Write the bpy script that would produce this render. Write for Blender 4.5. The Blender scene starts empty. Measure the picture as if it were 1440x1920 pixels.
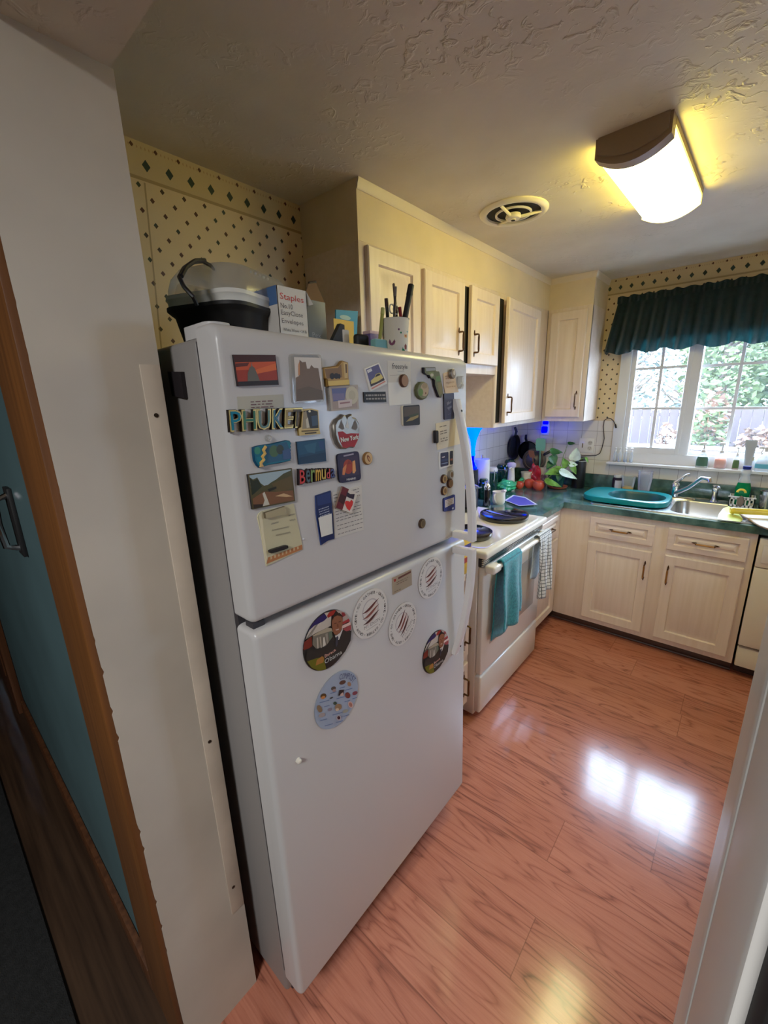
import bpy, bmesh, math, random
from mathutils import Vector, Matrix
random.seed(7)
C = bpy.context.scene.collection
PI = math.pi
# ------------------------------------------------------------------ camera
CAM = Vector((1.52, -3.5134, 1.6151)); YAW, PITCH, ROLL, FPX = 0.7178, -0.2604, -0.0288, 784.81
_f = Vector((-math.sin(YAW)*math.cos(PITCH), math.cos(YAW)*math.cos(PITCH), math.sin(PITCH)))
_r0 = Vector((math.cos(YAW), math.sin(YAW), 0)); _u0 = _r0.cross(_f)
_r = _r0*math.cos(ROLL)+_u0*math.sin(ROLL); _u = -_r0*math.sin(ROLL)+_u0*math.cos(ROLL)
def ray(u, v): return _f+_r*((u-720)/FPX)+_u*((960-v)/FPX)
def on(u, v, ax, val):
    w = ray(u, v); return CAM+w*((val-CAM[ax])/w[ax])
def onz(u, v, z): return on(u, v, 2, z)
def onx(u, v, x): return on(u, v, 0, x)
def ony(u, v, y): return on(u, v, 1, y)
def fitc(l, r, v, x):                  # centre and radius of a round thing at depth x whose picture spans columns l..r at row v
    q = onx((l+r)/2, v, x); y, rad = q.y, .03
    for _ in range(25):
        us = [proj((x+rad*math.cos(k*.2), y+rad*math.sin(k*.2), q.z))[0] for k in range(32)]
        w = max(us)-min(us); rad *= (r-l)/w; y += onx((l+r)/2, v, x).y-onx((max(us)+min(us))/2, v, x).y
    return y, rad, q.z
def proj(X):
    d = Vector(X)-CAM; z = d.dot(_f); return (720+FPX*d.dot(_r)/z, 960-FPX*d.dot(_u)/z)
def zat(x, y, v):                       # height at which the vertical through (x, y) is seen at row v
    a, b = 0.0, 3.0
    for _ in range(40):
        m = (a+b)/2
        if proj((x, y, m))[1] > v: a = m
        else: b = m
    return a
cd = bpy.data.cameras.new('camera'); cam = bpy.data.objects.new('camera', cd); C.objects.link(cam)
cd.sensor_fit = 'VERTICAL'; cd.sensor_height = 36; cd.lens = FPX*36/1920; cd.clip_start = 0.02
cam.matrix_world = Matrix(((_r.x, _u.x, -_f.x, CAM.x), (_r.y, _u.y, -_f.y, CAM.y), (_r.z, _u.z, -_f.z, CAM.z), (0, 0, 0, 1)))
bpy.context.scene.camera = cam
# ------------------------------------------------------------------ materials
def lin(c):
    o = []
    for x in c[:3]:
        x = x/255; o.append(x/12.92 if x <= .04045 else ((x+.055)/1.055)**2.4)
    return (*o, 1)
class X:                                # tiny node-expression helper
    def __init__(s, nt, k): s.nt = nt; s.k = k
    def _m(s, op, o=None, o2=None):
        n = s.nt.nodes.new('ShaderNodeMath'); n.operation = op; s.nt.links.new(s.k, n.inputs[0])
        for i, q in ((1, o), (2, o2)):
            if q is None: continue
            if isinstance(q, X): s.nt.links.new(q.k, n.inputs[i])
            else: n.inputs[i].default_value = q
        return X(s.nt, n.outputs[0])
    def __add__(s, o): return s._m('ADD', o)
    def __sub__(s, o): return s._m('SUBTRACT', o)
    def __mul__(s, o): return s._m('MULTIPLY', o)
    def __truediv__(s, o): return s._m('DIVIDE', o)
    def fract(s): return s._m('FRACT')
    def floor(s): return s._m('FLOOR')
    def abs(s): return s._m('ABSOLUTE')
    def lt(s, o): return s._m('LESS_THAN', o)
    def gt(s, o): return s._m('GREATER_THAN', o)
    def max(s, o): return s._m('MAXIMUM', o)
    def min(s, o): return s._m('MINIMUM', o)
    def sin(s): return s._m('SINE')
    def pow(s, o): return s._m('POWER', o)
def base(name):
    m = bpy.data.materials.new(name); m.use_nodes = True; nt = m.node_tree
    return m, nt, nt.nodes['Principled BSDF']
def coords(nt):
    t = nt.nodes.new('ShaderNodeTexCoord'); s = nt.nodes.new('ShaderNodeSeparateXYZ'); nt.links.new(t.outputs['Object'], s.inputs[0])
    return t.outputs['Object'], X(nt, s.outputs[0]), X(nt, s.outputs[1]), X(nt, s.outputs[2])
def wcoords(nt):
    t = nt.nodes.new('ShaderNodeNewGeometry'); s = nt.nodes.new('ShaderNodeSeparateXYZ'); nt.links.new(t.outputs['Position'], s.inputs[0])
    return t.outputs['Position'], X(nt, s.outputs[0]), X(nt, s.outputs[1]), X(nt, s.outputs[2])
def mix(nt, fac, a, b):
    n = nt.nodes.new('ShaderNodeMix'); n.data_type = 'RGBA'
    for i, q in ((0, fac), (6, a), (7, b)):
        if isinstance(q, X): nt.links.new(q.k, n.inputs[i])
        elif isinstance(q, bpy.types.NodeSocket): nt.links.new(q, n.inputs[i])
        else: n.inputs[i].default_value = q
    return n.outputs[2]
def noise(nt, vec, scale, detail=3, dist=0, rough=.5):
    n = nt.nodes.new('ShaderNodeTexNoise'); n.inputs['Scale'].default_value = scale; n.inputs['Detail'].default_value = detail
    n.inputs['Distortion'].default_value = dist; n.inputs['Roughness'].default_value = rough
    if vec is not None: nt.links.new(vec, n.inputs['Vector'])
    return X(nt, n.outputs[0])
def comb(nt, x, y, z):
    n = nt.nodes.new('ShaderNodeCombineXYZ')
    for i, q in enumerate((x, y, z)):
        if isinstance(q, X): nt.links.new(q.k, n.inputs[i])
        else: n.inputs[i].default_value = q
    return n.outputs[0]
def ramp(nt, fac, stops):
    n = nt.nodes.new('ShaderNodeValToRGB'); nt.links.new(fac.k, n.inputs[0]); e = n.color_ramp.elements
    while len(e) < len(stops): e.new(.5)
    for q, (p, c) in zip(e, stops): q.position = p; q.color = lin(c)
    return n.outputs[0]
def bump(nt, b, h, strength, dist=.01):
    n = nt.nodes.new('ShaderNodeBump'); n.inputs['Strength'].default_value = strength; n.inputs['Distance'].default_value = dist
    nt.links.new(h.k if isinstance(h, X) else h, n.inputs['Height']); nt.links.new(n.outputs[0], b.inputs['Normal'])
def mat(name, col, rough=.5, metal=0., var=0., vs=12., bmp=0., bs=80., em=0., emc=None, trans=0., alpha=1., coat=0., ior=1.45, spec=.5, sss=0):
    m, nt, b = base(name); b.inputs['Base Color'].default_value = lin(col)
    b.inputs['Roughness'].default_value = rough; b.inputs['Metallic'].default_value = metal
    b.inputs['IOR'].default_value = ior; b.inputs['Specular IOR Level'].default_value = spec
    o = None
    if var or bmp: o = coords(nt)[0]
    if var:
        f = noise(nt, o, vs, 4)
        d = tuple(max(0, x*(1-var)) for x in col); l = tuple(min(255, x*(1+var)) for x in col)
        nt.links.new(ramp(nt, f, [(.3, d), (.7, l)]), b.inputs['Base Color'])
    if bmp: bump(nt, b, noise(nt, o, bs, 4), bmp, .004)
    if em:
        b.inputs['Emission Color'].default_value = lin(emc or col); b.inputs['Emission Strength'].default_value = em
    if trans: b.inputs['Transmission Weight'].default_value = trans
    if alpha < 1: b.inputs['Alpha'].default_value = alpha
    if coat: b.inputs['Coat Weight'].default_value = coat; b.inputs['Coat Roughness'].default_value = .05
    if sss: b.inputs['Subsurface Weight'].default_value = sss
    return m
_pc = {}
def P(*c, r=.45, me=0.):                # plain print / plastic colours, cached
    k = (c, r, me)
    if k not in _pc: _pc[k] = mat('paint_%d_%d_%d' % tuple(int(q) for q in c), c, r, me, spec=.22)
    return _pc[k]
def glassy(name, col, alpha, rough=.05, tint=None):      # thin clear plastic or glass: mostly see-through with a gloss on top
    m = bpy.data.materials.new(name); m.use_nodes = True; nt = m.node_tree; nt.nodes.clear()
    o = nt.nodes.new('ShaderNodeOutputMaterial'); t = nt.nodes.new('ShaderNodeBsdfTransparent'); p = nt.nodes.new('ShaderNodeBsdfPrincipled'); x = nt.nodes.new('ShaderNodeMixShader')
    t.inputs[0].default_value = lin(tint or (255, 255, 255)); p.inputs['Base Color'].default_value = lin(col); p.inputs['Roughness'].default_value = rough
    fr = nt.nodes.new('ShaderNodeLayerWeight'); fr.inputs[0].default_value = .25
    f = (X(nt, fr.outputs['Fresnel'])*.5+alpha).min(1.0)
    nt.links.new(f.k, x.inputs[0]); nt.links.new(t.outputs[0], x.inputs[1]); nt.links.new(p.outputs[0], x.inputs[2]); nt.links.new(x.outputs[0], o.inputs[0])
    return m
# ------------------------------------------------------------------ mesh builder
class MB:
    def __init__(s): s.v = []; s.f = []; s.m = []; s.mats = []
    def mi(s, m):
        if m not in s.mats: s.mats.append(m)
        return s.mats.index(m)
    def add(s, vs, fs, m, M=None):
        k = len(s.v); i = s.mi(m)
        s.v += [(M @ Vector(q) if M else Vector(q)) for q in vs]
        s.f += [tuple(k+j for j in f) for f in fs]; s.m += [i]*len(fs); return s
    def bm(s, b, m, M=None):
        b.verts.ensure_lookup_table(); b.verts.index_update()
        s.add([q.co.copy() for q in b.verts], [[q.index for q in f.verts] for f in b.faces], m, M); b.free(); return s
    def box(s, x0, x1, y0, y1, z0, z1, m, bev=0., seg=2, M=None):
        b = bmesh.new(); bmesh.ops.create_cube(b, size=1)
        for q in b.verts: q.co = Vector((x0+(q.co.x+.5)*(x1-x0), y0+(q.co.y+.5)*(y1-y0), z0+(q.co.z+.5)*(z1-z0)))
        if x1 < x0 or y1 < y0 or z1 < z0: bmesh.ops.recalc_face_normals(b, faces=b.faces)
        if bev: bmesh.ops.bevel(b, geom=list(b.edges), offset=bev, segments=seg, affect='EDGES', profile=.5, clamp_overlap=True)
        return s.bm(b, m, M)
    def prism(s, poly, z0, z1, m, M=None, top=None):     # extrude a polygon along z
        n = len(poly); A = sum(poly[i][0]*poly[(i+1) % n][1]-poly[(i+1) % n][0]*poly[i][1] for i in range(n))
        if A < 0: poly = poly[::-1]
        vs = [(x, y, z0) for x, y in poly]+[(x, y, z1) for x, y in poly]
        s.add(vs, [tuple(range(n))[::-1]]+[(i, (i+1) % n, n+(i+1) % n, n+i) for i in range(n)], m, M)
        return s.add([(x, y, z1) for x, y in poly], [tuple(range(n))], top or m, M)
    def lathe(s, prof, c, m, seg=24, M=None, a0=0, a1=2*PI, sx=1, sy=1, cap=True):
        full = abs(a1-a0-2*PI) < 1e-6; k = seg if full else seg+1
        vs = []; fs = []
        for r, z in prof:
            for j in range(k):
                a = a0+(a1-a0)*j/seg; vs.append((c[0]+r*math.cos(a)*sx, c[1]+r*math.sin(a)*sy, c[2]+z))
        for i in range(len(prof)-1):
            for j in range(seg):
                j2 = (j+1) % k; fs.append((i*k+j, i*k+j2, (i+1)*k+j2, (i+1)*k+j))
        if full and cap:
            if prof[0][0] > 1e-5: fs.append(tuple(range(k))[::-1])
            if prof[-1][0] > 1e-5: fs.append(tuple((len(prof)-1)*k+j for j in range(k)))
        return s.add(vs, fs, m, M)
    def tube(s, path, r, m, seg=8, cap=True, sq=None, M=None):
        path = [Vector(p) for p in path]; n = len(path); vs = []; fs = []
        rr = r if isinstance(r, (list, tuple)) else [r]*n; prev = None
        for i, p in enumerate(path):
            t = (path[min(i+1, n-1)]-path[max(i-1, 0)]).normalized()
            if prev is None:
                a = Vector((0, 0, 1)) if abs(t.z) < .9 else Vector((1, 0, 0)); prev = (a-t*a.dot(t)).normalized()
            else:
                prev = (prev-t*prev.dot(t)).normalized()
            b = t.cross(prev)
            for j in range(seg):
                a = 2*PI*j/seg; vs.append(p+prev*(rr[i]*math.cos(a)*(sq or 1))+b*(rr[i]*math.sin(a)))
        for i in range(n-1):
            for j in range(seg):
                j2 = (j+1) % seg; fs.append((i*seg+j, i*seg+j2, (i+1)*seg+j2, (i+1)*seg+j))
        if cap: fs += [tuple(range(seg))[::-1], tuple((n-1)*seg+j for j in range(seg))]
        return s.add(vs, fs, m, M)
    def sphere(s, c, r, m, seg=16, rings=10, M=None):
        rx, ry, rz = r if isinstance(r, (tuple, list)) else (r, r, r)
        vs = [(c[0], c[1], c[2]-rz)]; fs = []
        for i in range(1, rings):
            t = PI*i/rings
            for j in range(seg):
                a = 2*PI*j/seg; vs.append((c[0]+rx*math.sin(t)*math.cos(a), c[1]+ry*math.sin(t)*math.sin(a), c[2]-rz*math.cos(t)))
        vs.append((c[0], c[1], c[2]+rz)); L = len(vs)-1
        for j in range(seg):
            j2 = (j+1) % seg; fs.append((0, 1+j2, 1+j)); fs.append((L, L-seg+j, L-seg+j2))
            for i in range(rings-2): fs.append((1+i*seg+j, 1+i*seg+j2, 1+(i+1)*seg+j2, 1+(i+1)*seg+j))
        return s.add(vs, fs, m, M)
    def grid(s, fn, nu, nv, m, M=None):
        vs = [fn(i/nu, j/nv) for j in range(nv+1) for i in range(nu+1)]; k = nu+1
        return s.add(vs, [(j*k+i, j*k+i+1, (j+1)*k+i+1, (j+1)*k+i) for j in range(nv) for i in range(nu)], m, M)
    def text(s, txt, quad, m, h=.0, n=None, res=2, off=0.):  # lettering stretched over a 3-D quad: bl, br, tr, tl
        cu = bpy.data.curves.new('t', 'FONT'); cu.body = txt; cu.resolution_u = res; cu.extrude = .5 if h else 0; cu.offset = off
        o = bpy.data.objects.new('t', cu); me = bpy.data.meshes.new_from_object(o)
        bl, br, tr, tl = [Vector(q) for q in quad]; n = n or (br-bl).cross(tl-bl).normalized()
        xs = [q.co.x for q in me.vertices]; ys = [q.co.y for q in me.vertices]
        if xs:
            x0, x1, y0, y1 = min(xs), max(xs), min(ys), max(ys); vs = []
            for q in me.vertices:
                a = (q.co.x-x0)/max(x1-x0, 1e-6); b = (q.co.y-y0)/max(y1-y0, 1e-6)
                vs.append(bl*(1-a)*(1-b)+br*a*(1-b)+tr*a*b+tl*(1-a)*b+n*(h*(q.co.z+.5) if h else 0))
            s.add(vs, [tuple(p.vertices) for p in me.polygons], m)
        bpy.data.objects.remove(o); bpy.data.curves.remove(cu); bpy.data.meshes.remove(me); return s
    def mesh(s, name, Minv=None):
        me = bpy.data.meshes.new(name); me.from_pydata([(Minv @ q if Minv else q) for q in s.v], [], s.f)
        for m in s.mats: me.materials.append(m)
        me.polygons.foreach_set('material_index', s.m); me.polygons.foreach_set('use_smooth', [True]*len(s.f))
        me.set_sharp_from_angle(angle=.7); me.update(); return me
WM = {}
def tag(o, label=None, cat=None, group=None, kind=None):
    for k, q in (('label', label), ('category', cat), ('group', group), ('kind', kind)):
        if q: o[k] = q
    return o
def thing(name, label, cat, loc=(0, 0, 0), group=None, rot=None):
    o = bpy.data.objects.new(name, None); C.objects.link(o); o.empty_display_size = .05
    M = Matrix.Translation(loc) @ (rot.to_4x4() if rot else Matrix()); o.matrix_world = M; WM[o.name] = M
    return tag(o, label, cat, group)
def part(mb, name, parent, label=None, kind=None):       # mesh written in world coordinates, hung under its thing
    M = WM[parent.name]; o = bpy.data.objects.new(name, mb.mesh(name, M.inverted())); C.objects.link(o); o.parent = parent
    WM[o.name] = M
    return tag(o, label, None, None, kind)
def one(mb, name, label, cat, group=None, kind=None):    # a thing that is one mesh
    xs = [q.x for q in mb.v]; ys = [q.y for q in mb.v]; zs = [q.z for q in mb.v]
    M = Matrix.Translation(((min(xs)+max(xs))/2, (min(ys)+max(ys))/2, min(zs)))
    o = bpy.data.objects.new(name, mb.mesh(name, M.inverted())); C.objects.link(o); o.matrix_world = M; WM[o.name] = M
    return tag(o, label, cat, group, kind)
def struct(mb, name, parent=None):
    o = bpy.data.objects.new(name, mb.mesh(name)); C.objects.link(o); WM[o.name] = Matrix()
    if parent: o.parent = parent
    o['kind'] = 'structure'; return o
def copy_tree(o, loc=None, parent=None):
    c = o.copy(); C.objects.link(c)
    if parent: c.parent = parent
    if loc is not None: c.location = loc
    for ch in list(o.children): copy_tree(ch, None, c)
    return c
def frame(O, eu, ev):                   # local axes u, v and the normal of a face
    eu = Vector(eu).normalized(); ev = Vector(ev).normalized(); en = eu.cross(ev)
    return Matrix(((eu.x, ev.x, en.x, O[0]), (eu.y, ev.y, en.y, O[1]), (eu.z, ev.z, en.z, O[2]), (0, 0, 0, 1)))
def rings(mb, loops, m, M=None, close=True):
    n = len(loops[0]); vs = [q for l in loops for q in l]; fs = []
    for i in range(len(loops)-1):
        for j in range(n):
            j2 = (j+1) % n; fs.append((i*n+j, i*n+j2, (i+1)*n+j2, (i+1)*n+j))
    if close: fs.append(tuple((len(loops)-1)*n+j for j in range(n))); fs.append(tuple(range(n))[::-1])
    return mb.add(vs, fs, m, M)
def rrect(w, h, r, n=4, cx=0, cy=0):
    o = []
    for qx, qy, a in ((w/2-r, h/2-r, 0), (-w/2+r, h/2-r, PI/2), (-w/2+r, -h/2+r, PI), (w/2-r, -h/2+r, 1.5*PI)):
        for i in range(n+1):
            t = a+PI/2*i/n; o.append((cx+qx+r*math.cos(t), cy+qy+r*math.sin(t)))
    return o
# ================================================================== materials of the place
H = 2.387
def wallpaper(name, ax, u0, v0, k=1.):
    m, nt, b = base(name); pos, x, y, z = wcoords(nt); u = (x, y)[ax]
    def dia(us, vs, p, q, hx, hy):
        a = ((u-us)/p+.5).fract()-.5; c = ((z-vs)/q+.5).fract()-.5
        return ((a.abs()*(p/hx))+(c.abs()*(q/hy))).lt(1.0)
    p = .0695 if ax else .0672
    d = dia(u0, v0, p, .068, .0075, .0085).max(dia(u0+p/2, v0+.034, p, .068, .0075, .0085))
    f = noise(nt, pos, 3, 3)
    paper = ramp(nt, f, [(.25, tuple(q*k for q in (210, 184, 136))), (.75, tuple(q*k for q in (226, 202, 156)))])
    cell = noise(nt, pos, 25, 0)
    ink = ramp(nt, cell, [(.42, (70, 30, 22)), (.6, (35, 48, 38))])
    col = mix(nt, d, paper, ink)
    big = dia(u0+p*.45, 2.327, p, 9., .0125, .0165); small = dia(u0+p*.95, 2.373, p, 9., .0062, .0075)
    rope = dia(u0, 2.371, p/6, 9., .0022, .005)
    bord = mix(nt, rope*.55, lin(tuple(q*k for q in (204, 180, 132))), lin((150, 100, 72)))
    bord = mix(nt, big, bord, lin((26, 46, 42))); bord = mix(nt, small, bord, lin((70, 32, 26)))
    strip = z.lt(2.293); bord = mix(nt, strip*.55, bord, lin((120, 92, 55)))
    col = mix(nt, z.gt(2.2835), col, bord)
    if ax == 1:                          # the lifting seam of the paper
        sm = (y+2.844+(z-2.27)*-.055).abs().lt(.0025)*z.lt(2.28)
        col = mix(nt, sm*.6, col, lin((110, 80, 40)))
    nt.links.new(col, b.inputs['Base Color']); b.inputs['Roughness'].default_value = .6
    return m
def floor_mat():
    m, nt, b = base('laminate_oak'); pos, x, y, z = wcoords(nt)
    W = .192; row = (y/W).floor()
    wn = nt.nodes.new('ShaderNodeTexWhiteNoise'); wn.noise_dimensions = '1D'; nt.links.new(row.k, wn.inputs['W']); rnd = X(nt, wn.outputs[0])
    xs = x/1.2+rnd*7.3; pl = xs.floor()
    wn2 = nt.nodes.new('ShaderNodeTexWhiteNoise'); wn2.noise_dimensions = '2D'; nt.links.new(comb(nt, row, pl, 0.), wn2.inputs['Vector']); r2 = X(nt, wn2.outputs[0])
    # flat-sawn figure: nested long arches
    yy = (y/W).fract()-.5
    warp = noise(nt, comb(nt, x*1.6+r2*31., y*7., r2*17.), 1., 3)
    v = comb(nt, x*1.1+r2*23., yy*W*9., r2*9.)
    fig = noise(nt, v, 1.3, 2, .4)
    ringv = ((fig*9.)+(warp*1.6)).fract()
    ringv = (ringv-.5).abs()*2.
    fine = noise(nt, comb(nt, x*9., y*260., r2*5.), 1., 3)
    pores = noise(nt, comb(nt, x*22., y*420., 3.), 1., 2)
    tone = (ringv.pow(4.)*.34*(noise(nt, comb(nt, x*1.3+r2*11., y*6., 7.), 1., 2)*1.6))+(fine*.40)+(r2*.2)
    col = ramp(nt, tone, [(.10, (198, 126, 98)), (.42, (170, 101, 78)), (.78, (92, 50, 40))])
    col = mix(nt, pores.gt(.66)*.16, col, lin((84, 46, 32)))
    seam = ((y/W).fract()-.5).abs().gt(.4915).max((xs.fract()-.5).abs().gt(.4988))
    col = mix(nt, seam*.45, col, lin((70, 38, 26)))
    nt.links.new(col, b.inputs['Base Color']); b.inputs['Roughness'].default_value = .15
    b.inputs['Coat Weight'].default_value = .12; b.inputs['Coat Roughness'].default_value = .06; b.inputs['Specular IOR Level'].default_value = .36
    bump(nt, b, (fine*.5)+(ringv*.3)-(seam*1.2), .06, .002)
    return m
def ceiling_mat():
    m, nt, b = base('stippled_plaster'); pos, x, y, z = wcoords(nt)
    f = noise(nt, pos, 4, 3); nt.links.new(ramp(nt, f, [(.3, (202, 190, 168)), (.7, (216, 205, 184))]), b.inputs['Base Color'])
    patch = noise(nt, pos, 2.6, 2); pm = ((patch-.49)*9.).max(0.).min(1.)
    blob = noise(nt, pos, 26, 3, 1.3); bl = ((blob-.53)*7.).max(0.).min(1.)
    h = bl*pm*((x-.2)*1.6).max(.25).min(1.)+noise(nt, pos, 60, 3)*.06
    bump(nt, b, h, .6, .009); b.inputs['Roughness'].default_value = .55
    return m
def tile_mat(ax):
    m, nt, b = base('glazed_tile'); pos, x, y, z = wcoords(nt); u = (x, y)[ax]; p = .109
    a = ((u+.02)/p).fract(); c = ((z-1.016)/p).fract()
    g = a.lt(.028).max(c.lt(.028))
    wn = nt.nodes.new('ShaderNodeTexWhiteNoise'); wn.noise_dimensions = '2D'; nt.links.new(comb(nt, ((u+.02)/p).floor(), ((z-1.016)/p).floor(), 0.), wn.inputs['Vector'])
    t = mix(nt, X(nt, wn.outputs[0]), lin((216, 206, 190)), lin((228, 219, 203)))
    nt.links.new(mix(nt, g, t, lin((170, 156, 140))), b.inputs['Base Color']); b.inputs['Roughness'].default_value = .22
    bump(nt, b, g*-1., .3, .002); return m
def wood_paint(name, c0, c1, ax=2, rough=.38):
    m, nt, b = base(name); pos, x, y, z = wcoords(nt)
    v = [x*55., y*55., z*55.]; v[ax] = (x, y, z)[ax]*2.2
    f = noise(nt, comb(nt, *v), 1., 4); nt.links.new(ramp(nt, f, [(.3, c0), (.7, c1)]), b.inputs['Base Color'])
    b.inputs['Roughness'].default_value = rough; bump(nt, b, f, .04, .002); return m
def marble_mat():
    m, nt, b = base('green_marbled_laminate'); o, x, y, z = wcoords(nt)
    a = noise(nt, o, 7, 6, 1.2); c = noise(nt, o, 30, 4, .5)
    nt.links.new(ramp(nt, a*.75+c*.25, [(.32, (36, 56, 52)), (.5, (62, 92, 86)), (.68, (102, 130, 120))]), b.inputs['Base Color'])
    b.inputs['Roughness'].default_value = .2; b.inputs['Coat Weight'].default_value = .3; return m
M = dict(
    paper_l=wallpaper('wallpaper_left', 1, -2.793, 2.27, 1.), paper_b=wallpaper('wallpaper_back', 0, .6585, 1.82),
    floor=floor_mat(), ceil=ceiling_mat(), tile_b=tile_mat(0), tile_l=tile_mat(1), marble=marble_mat(),
    cab=wood_paint('pickled_oak', (221, 200, 179), (231, 212, 194)), cabh=wood_paint('pickled_oak_cross', (221, 200, 179), (231, 212, 194), 0), caby=wood_paint('pickled_oak_side', (221, 200, 179), (231, 212, 194), 1),
    soffit=mat('soffit_paint', (222, 202, 168), .55, var=.03, vs=5), crown=mat('crown_paint', (222, 206, 186), .4),
    white=mat('white_trim_paint', (222, 218, 212), .35), jamb=mat('worn_jamb_paint', (190, 180, 165), .42, var=.05, vs=4), tape=mat('jamb_strip', (204, 188, 168), .5, var=.05, vs=9),
    stud=wood_paint('orange_wood', (84, 48, 16), (112, 66, 24), 2, .5), teal=mat('teal_wall', (70, 92, 96), .6, var=.06, vs=3), teal2=mat('hall_paint', (90, 84, 74), .7),
    hallfloor=wood_paint('dark_hall_floor', (40, 28, 20), (66, 48, 34), 0, .4), rug=mat('dark_rug', (24, 24, 24), .95, bmp=.8, bs=300, var=.3, vs=60), brown=wood_paint('brown_door', (62, 36, 20), (92, 56, 32), 2, .4),
    screw=mat('screw', (60, 50, 42), .4, .8), chrome=mat('chrome', (225, 228, 232), .09, 1.), steel=mat('brushed_steel', (196, 196, 194), .27, 1., var=.06, vs=3), bronze=mat('antique_bronze', (84, 58, 34), .36, .85), brass=mat('aged_brass', (168, 122, 62), .32, .9),
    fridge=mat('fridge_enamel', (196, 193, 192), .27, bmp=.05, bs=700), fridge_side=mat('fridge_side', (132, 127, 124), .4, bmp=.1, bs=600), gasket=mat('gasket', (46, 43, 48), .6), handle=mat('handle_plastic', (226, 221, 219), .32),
    stove=mat('stove_enamel', (226, 218, 204), .2, coat=.3), almond=mat('almond_plastic', (228, 218, 196), .3), black=mat('black_enamel', (12, 11, 14), .12, coat=.4), blackp=mat('black_plastic', (16, 16, 18), .4), blackm=mat('black_matte', (22, 21, 22), .6), oven=mat('oven_glass', (186, 177, 164), .12),
    dark=mat('gap_shade_dark_trim', (14, 11, 10), .8), kick=mat('brown_toekick', (70, 48, 38), .45), win=mat('window_vinyl', (226, 224, 222), .3), glass=glassy('window_glass', (240, 248, 255), .03),  # near-black: shade painted into gaps and openings, also plain dark trim
    diff=mat('lamp_diffuser', (255, 240, 190), .5, em=4.3, emc=(255, 222, 152)), capm=mat('lamp_cap_shaded', (150, 128, 104), .45), capw=mat('lamp_cap_far', (228, 214, 180), .4), ventw=mat('vent_enamel', (224, 214, 192), .3),
    curtain=None, clear=glassy('clear_plastic', (240, 240, 236), .12), clearw=glassy('frosted_plastic', (225, 222, 214), .22, .15), grn_glass=mat('green_glass', (14, 58, 50), .08, trans=.35), blueg=mat('blue_glow', (4, 14, 220), .3, em=.9, emc=(0, 0, 255)), cyang=mat('cyan_glow', (10, 110, 230), .3, em=.34, emc=(0, 96, 255)),
    terra=mat('terracotta', (176, 92, 58), .7), pot=mat('green_pot', (24, 70, 58), .4), leaf=mat('leaf', (112, 160, 52), .4, var=.22, vs=30, trans=0), leafd=mat('leaf_dark', (48, 96, 40), .4, var=.2, vs=30), leafw=mat('leaf_pale', (206, 226, 206), .35, var=.08, vs=40), stem=mat('stem', (128, 158, 72), .5),
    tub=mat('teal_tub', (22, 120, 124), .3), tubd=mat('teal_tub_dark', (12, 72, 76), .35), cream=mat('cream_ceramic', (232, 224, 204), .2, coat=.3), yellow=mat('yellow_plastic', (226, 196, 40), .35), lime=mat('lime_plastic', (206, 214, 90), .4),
    tealtowel=None, concrete=mat('concrete', (62, 55, 60), .9), paperw=mat('paper', (228, 224, 214), .7), paperc=mat('cream_paper', (220, 204, 168), .75), acrylic=glassy('acrylic', (244, 240, 232), .16),
)
def cloth(name, c0, c1, sc, tr=.25, checks=None):
    m = bpy.data.materials.new(name); m.use_nodes = True; nt = m.node_tree; b = nt.nodes['Principled BSDF']; o = nt.nodes['Material Output']
    pos, x, y, z = wcoords(nt); f = noise(nt, pos, sc, 4); col = ramp(nt, f, [(.3, c0), (.7, c1)])
    if checks:
        k = (y/checks).fract().lt(.2).max((z/checks).fract().lt(.2)); side = x.gt(.7)
        col = mix(nt, k*.9, col, lin((44, 44, 42)))
    nt.links.new(col, b.inputs['Base Color']); b.inputs['Roughness'].default_value = .9; b.inputs['Sheen Weight'].default_value = .3
    bump(nt, b, noise(nt, pos, 330, 2), .7, .004)
    t = nt.nodes.new('ShaderNodeBsdfTranslucent'); nt.links.new(col, t.inputs[0]); mx = nt.nodes.new('ShaderNodeMixShader'); mx.inputs[0].default_value = tr
    nt.links.new(b.outputs[0], mx.inputs[1]); nt.links.new(t.outputs[0], mx.inputs[2]); nt.links.new(mx.outputs[0], o.inputs[0]); return m
M['curtain'] = cloth('green_curtain', (9, 30, 31), (17, 43, 44), 40, .4)
M['lining'] = mat('curtain_lining', (14, 26, 26), .9)
m_ = M['diff']; nt_ = m_.node_tree; g_ = nt_.nodes.new('ShaderNodeNewGeometry'); s_ = nt_.nodes.new('ShaderNodeSeparateXYZ'); nt_.links.new(g_.outputs['Normal'], s_.inputs[0])
nt_.links.new(mix(nt_, X(nt_, s_.outputs[2]).abs().pow(2.), lin((255, 216, 70)), lin((255, 232, 150))), nt_.nodes['Principled BSDF'].inputs['Emission Color'])
M['tealtowel'] = cloth('teal_terry', (24, 108, 124), (52, 150, 160), 90, .1)
M['checktowel'] = cloth('check_terry', (214, 212, 204), (232, 230, 224), 60, .12, .021)
M['whitetowel'] = cloth('pale_terry', (190, 208, 216), (226, 236, 240), 70, .2)
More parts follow.
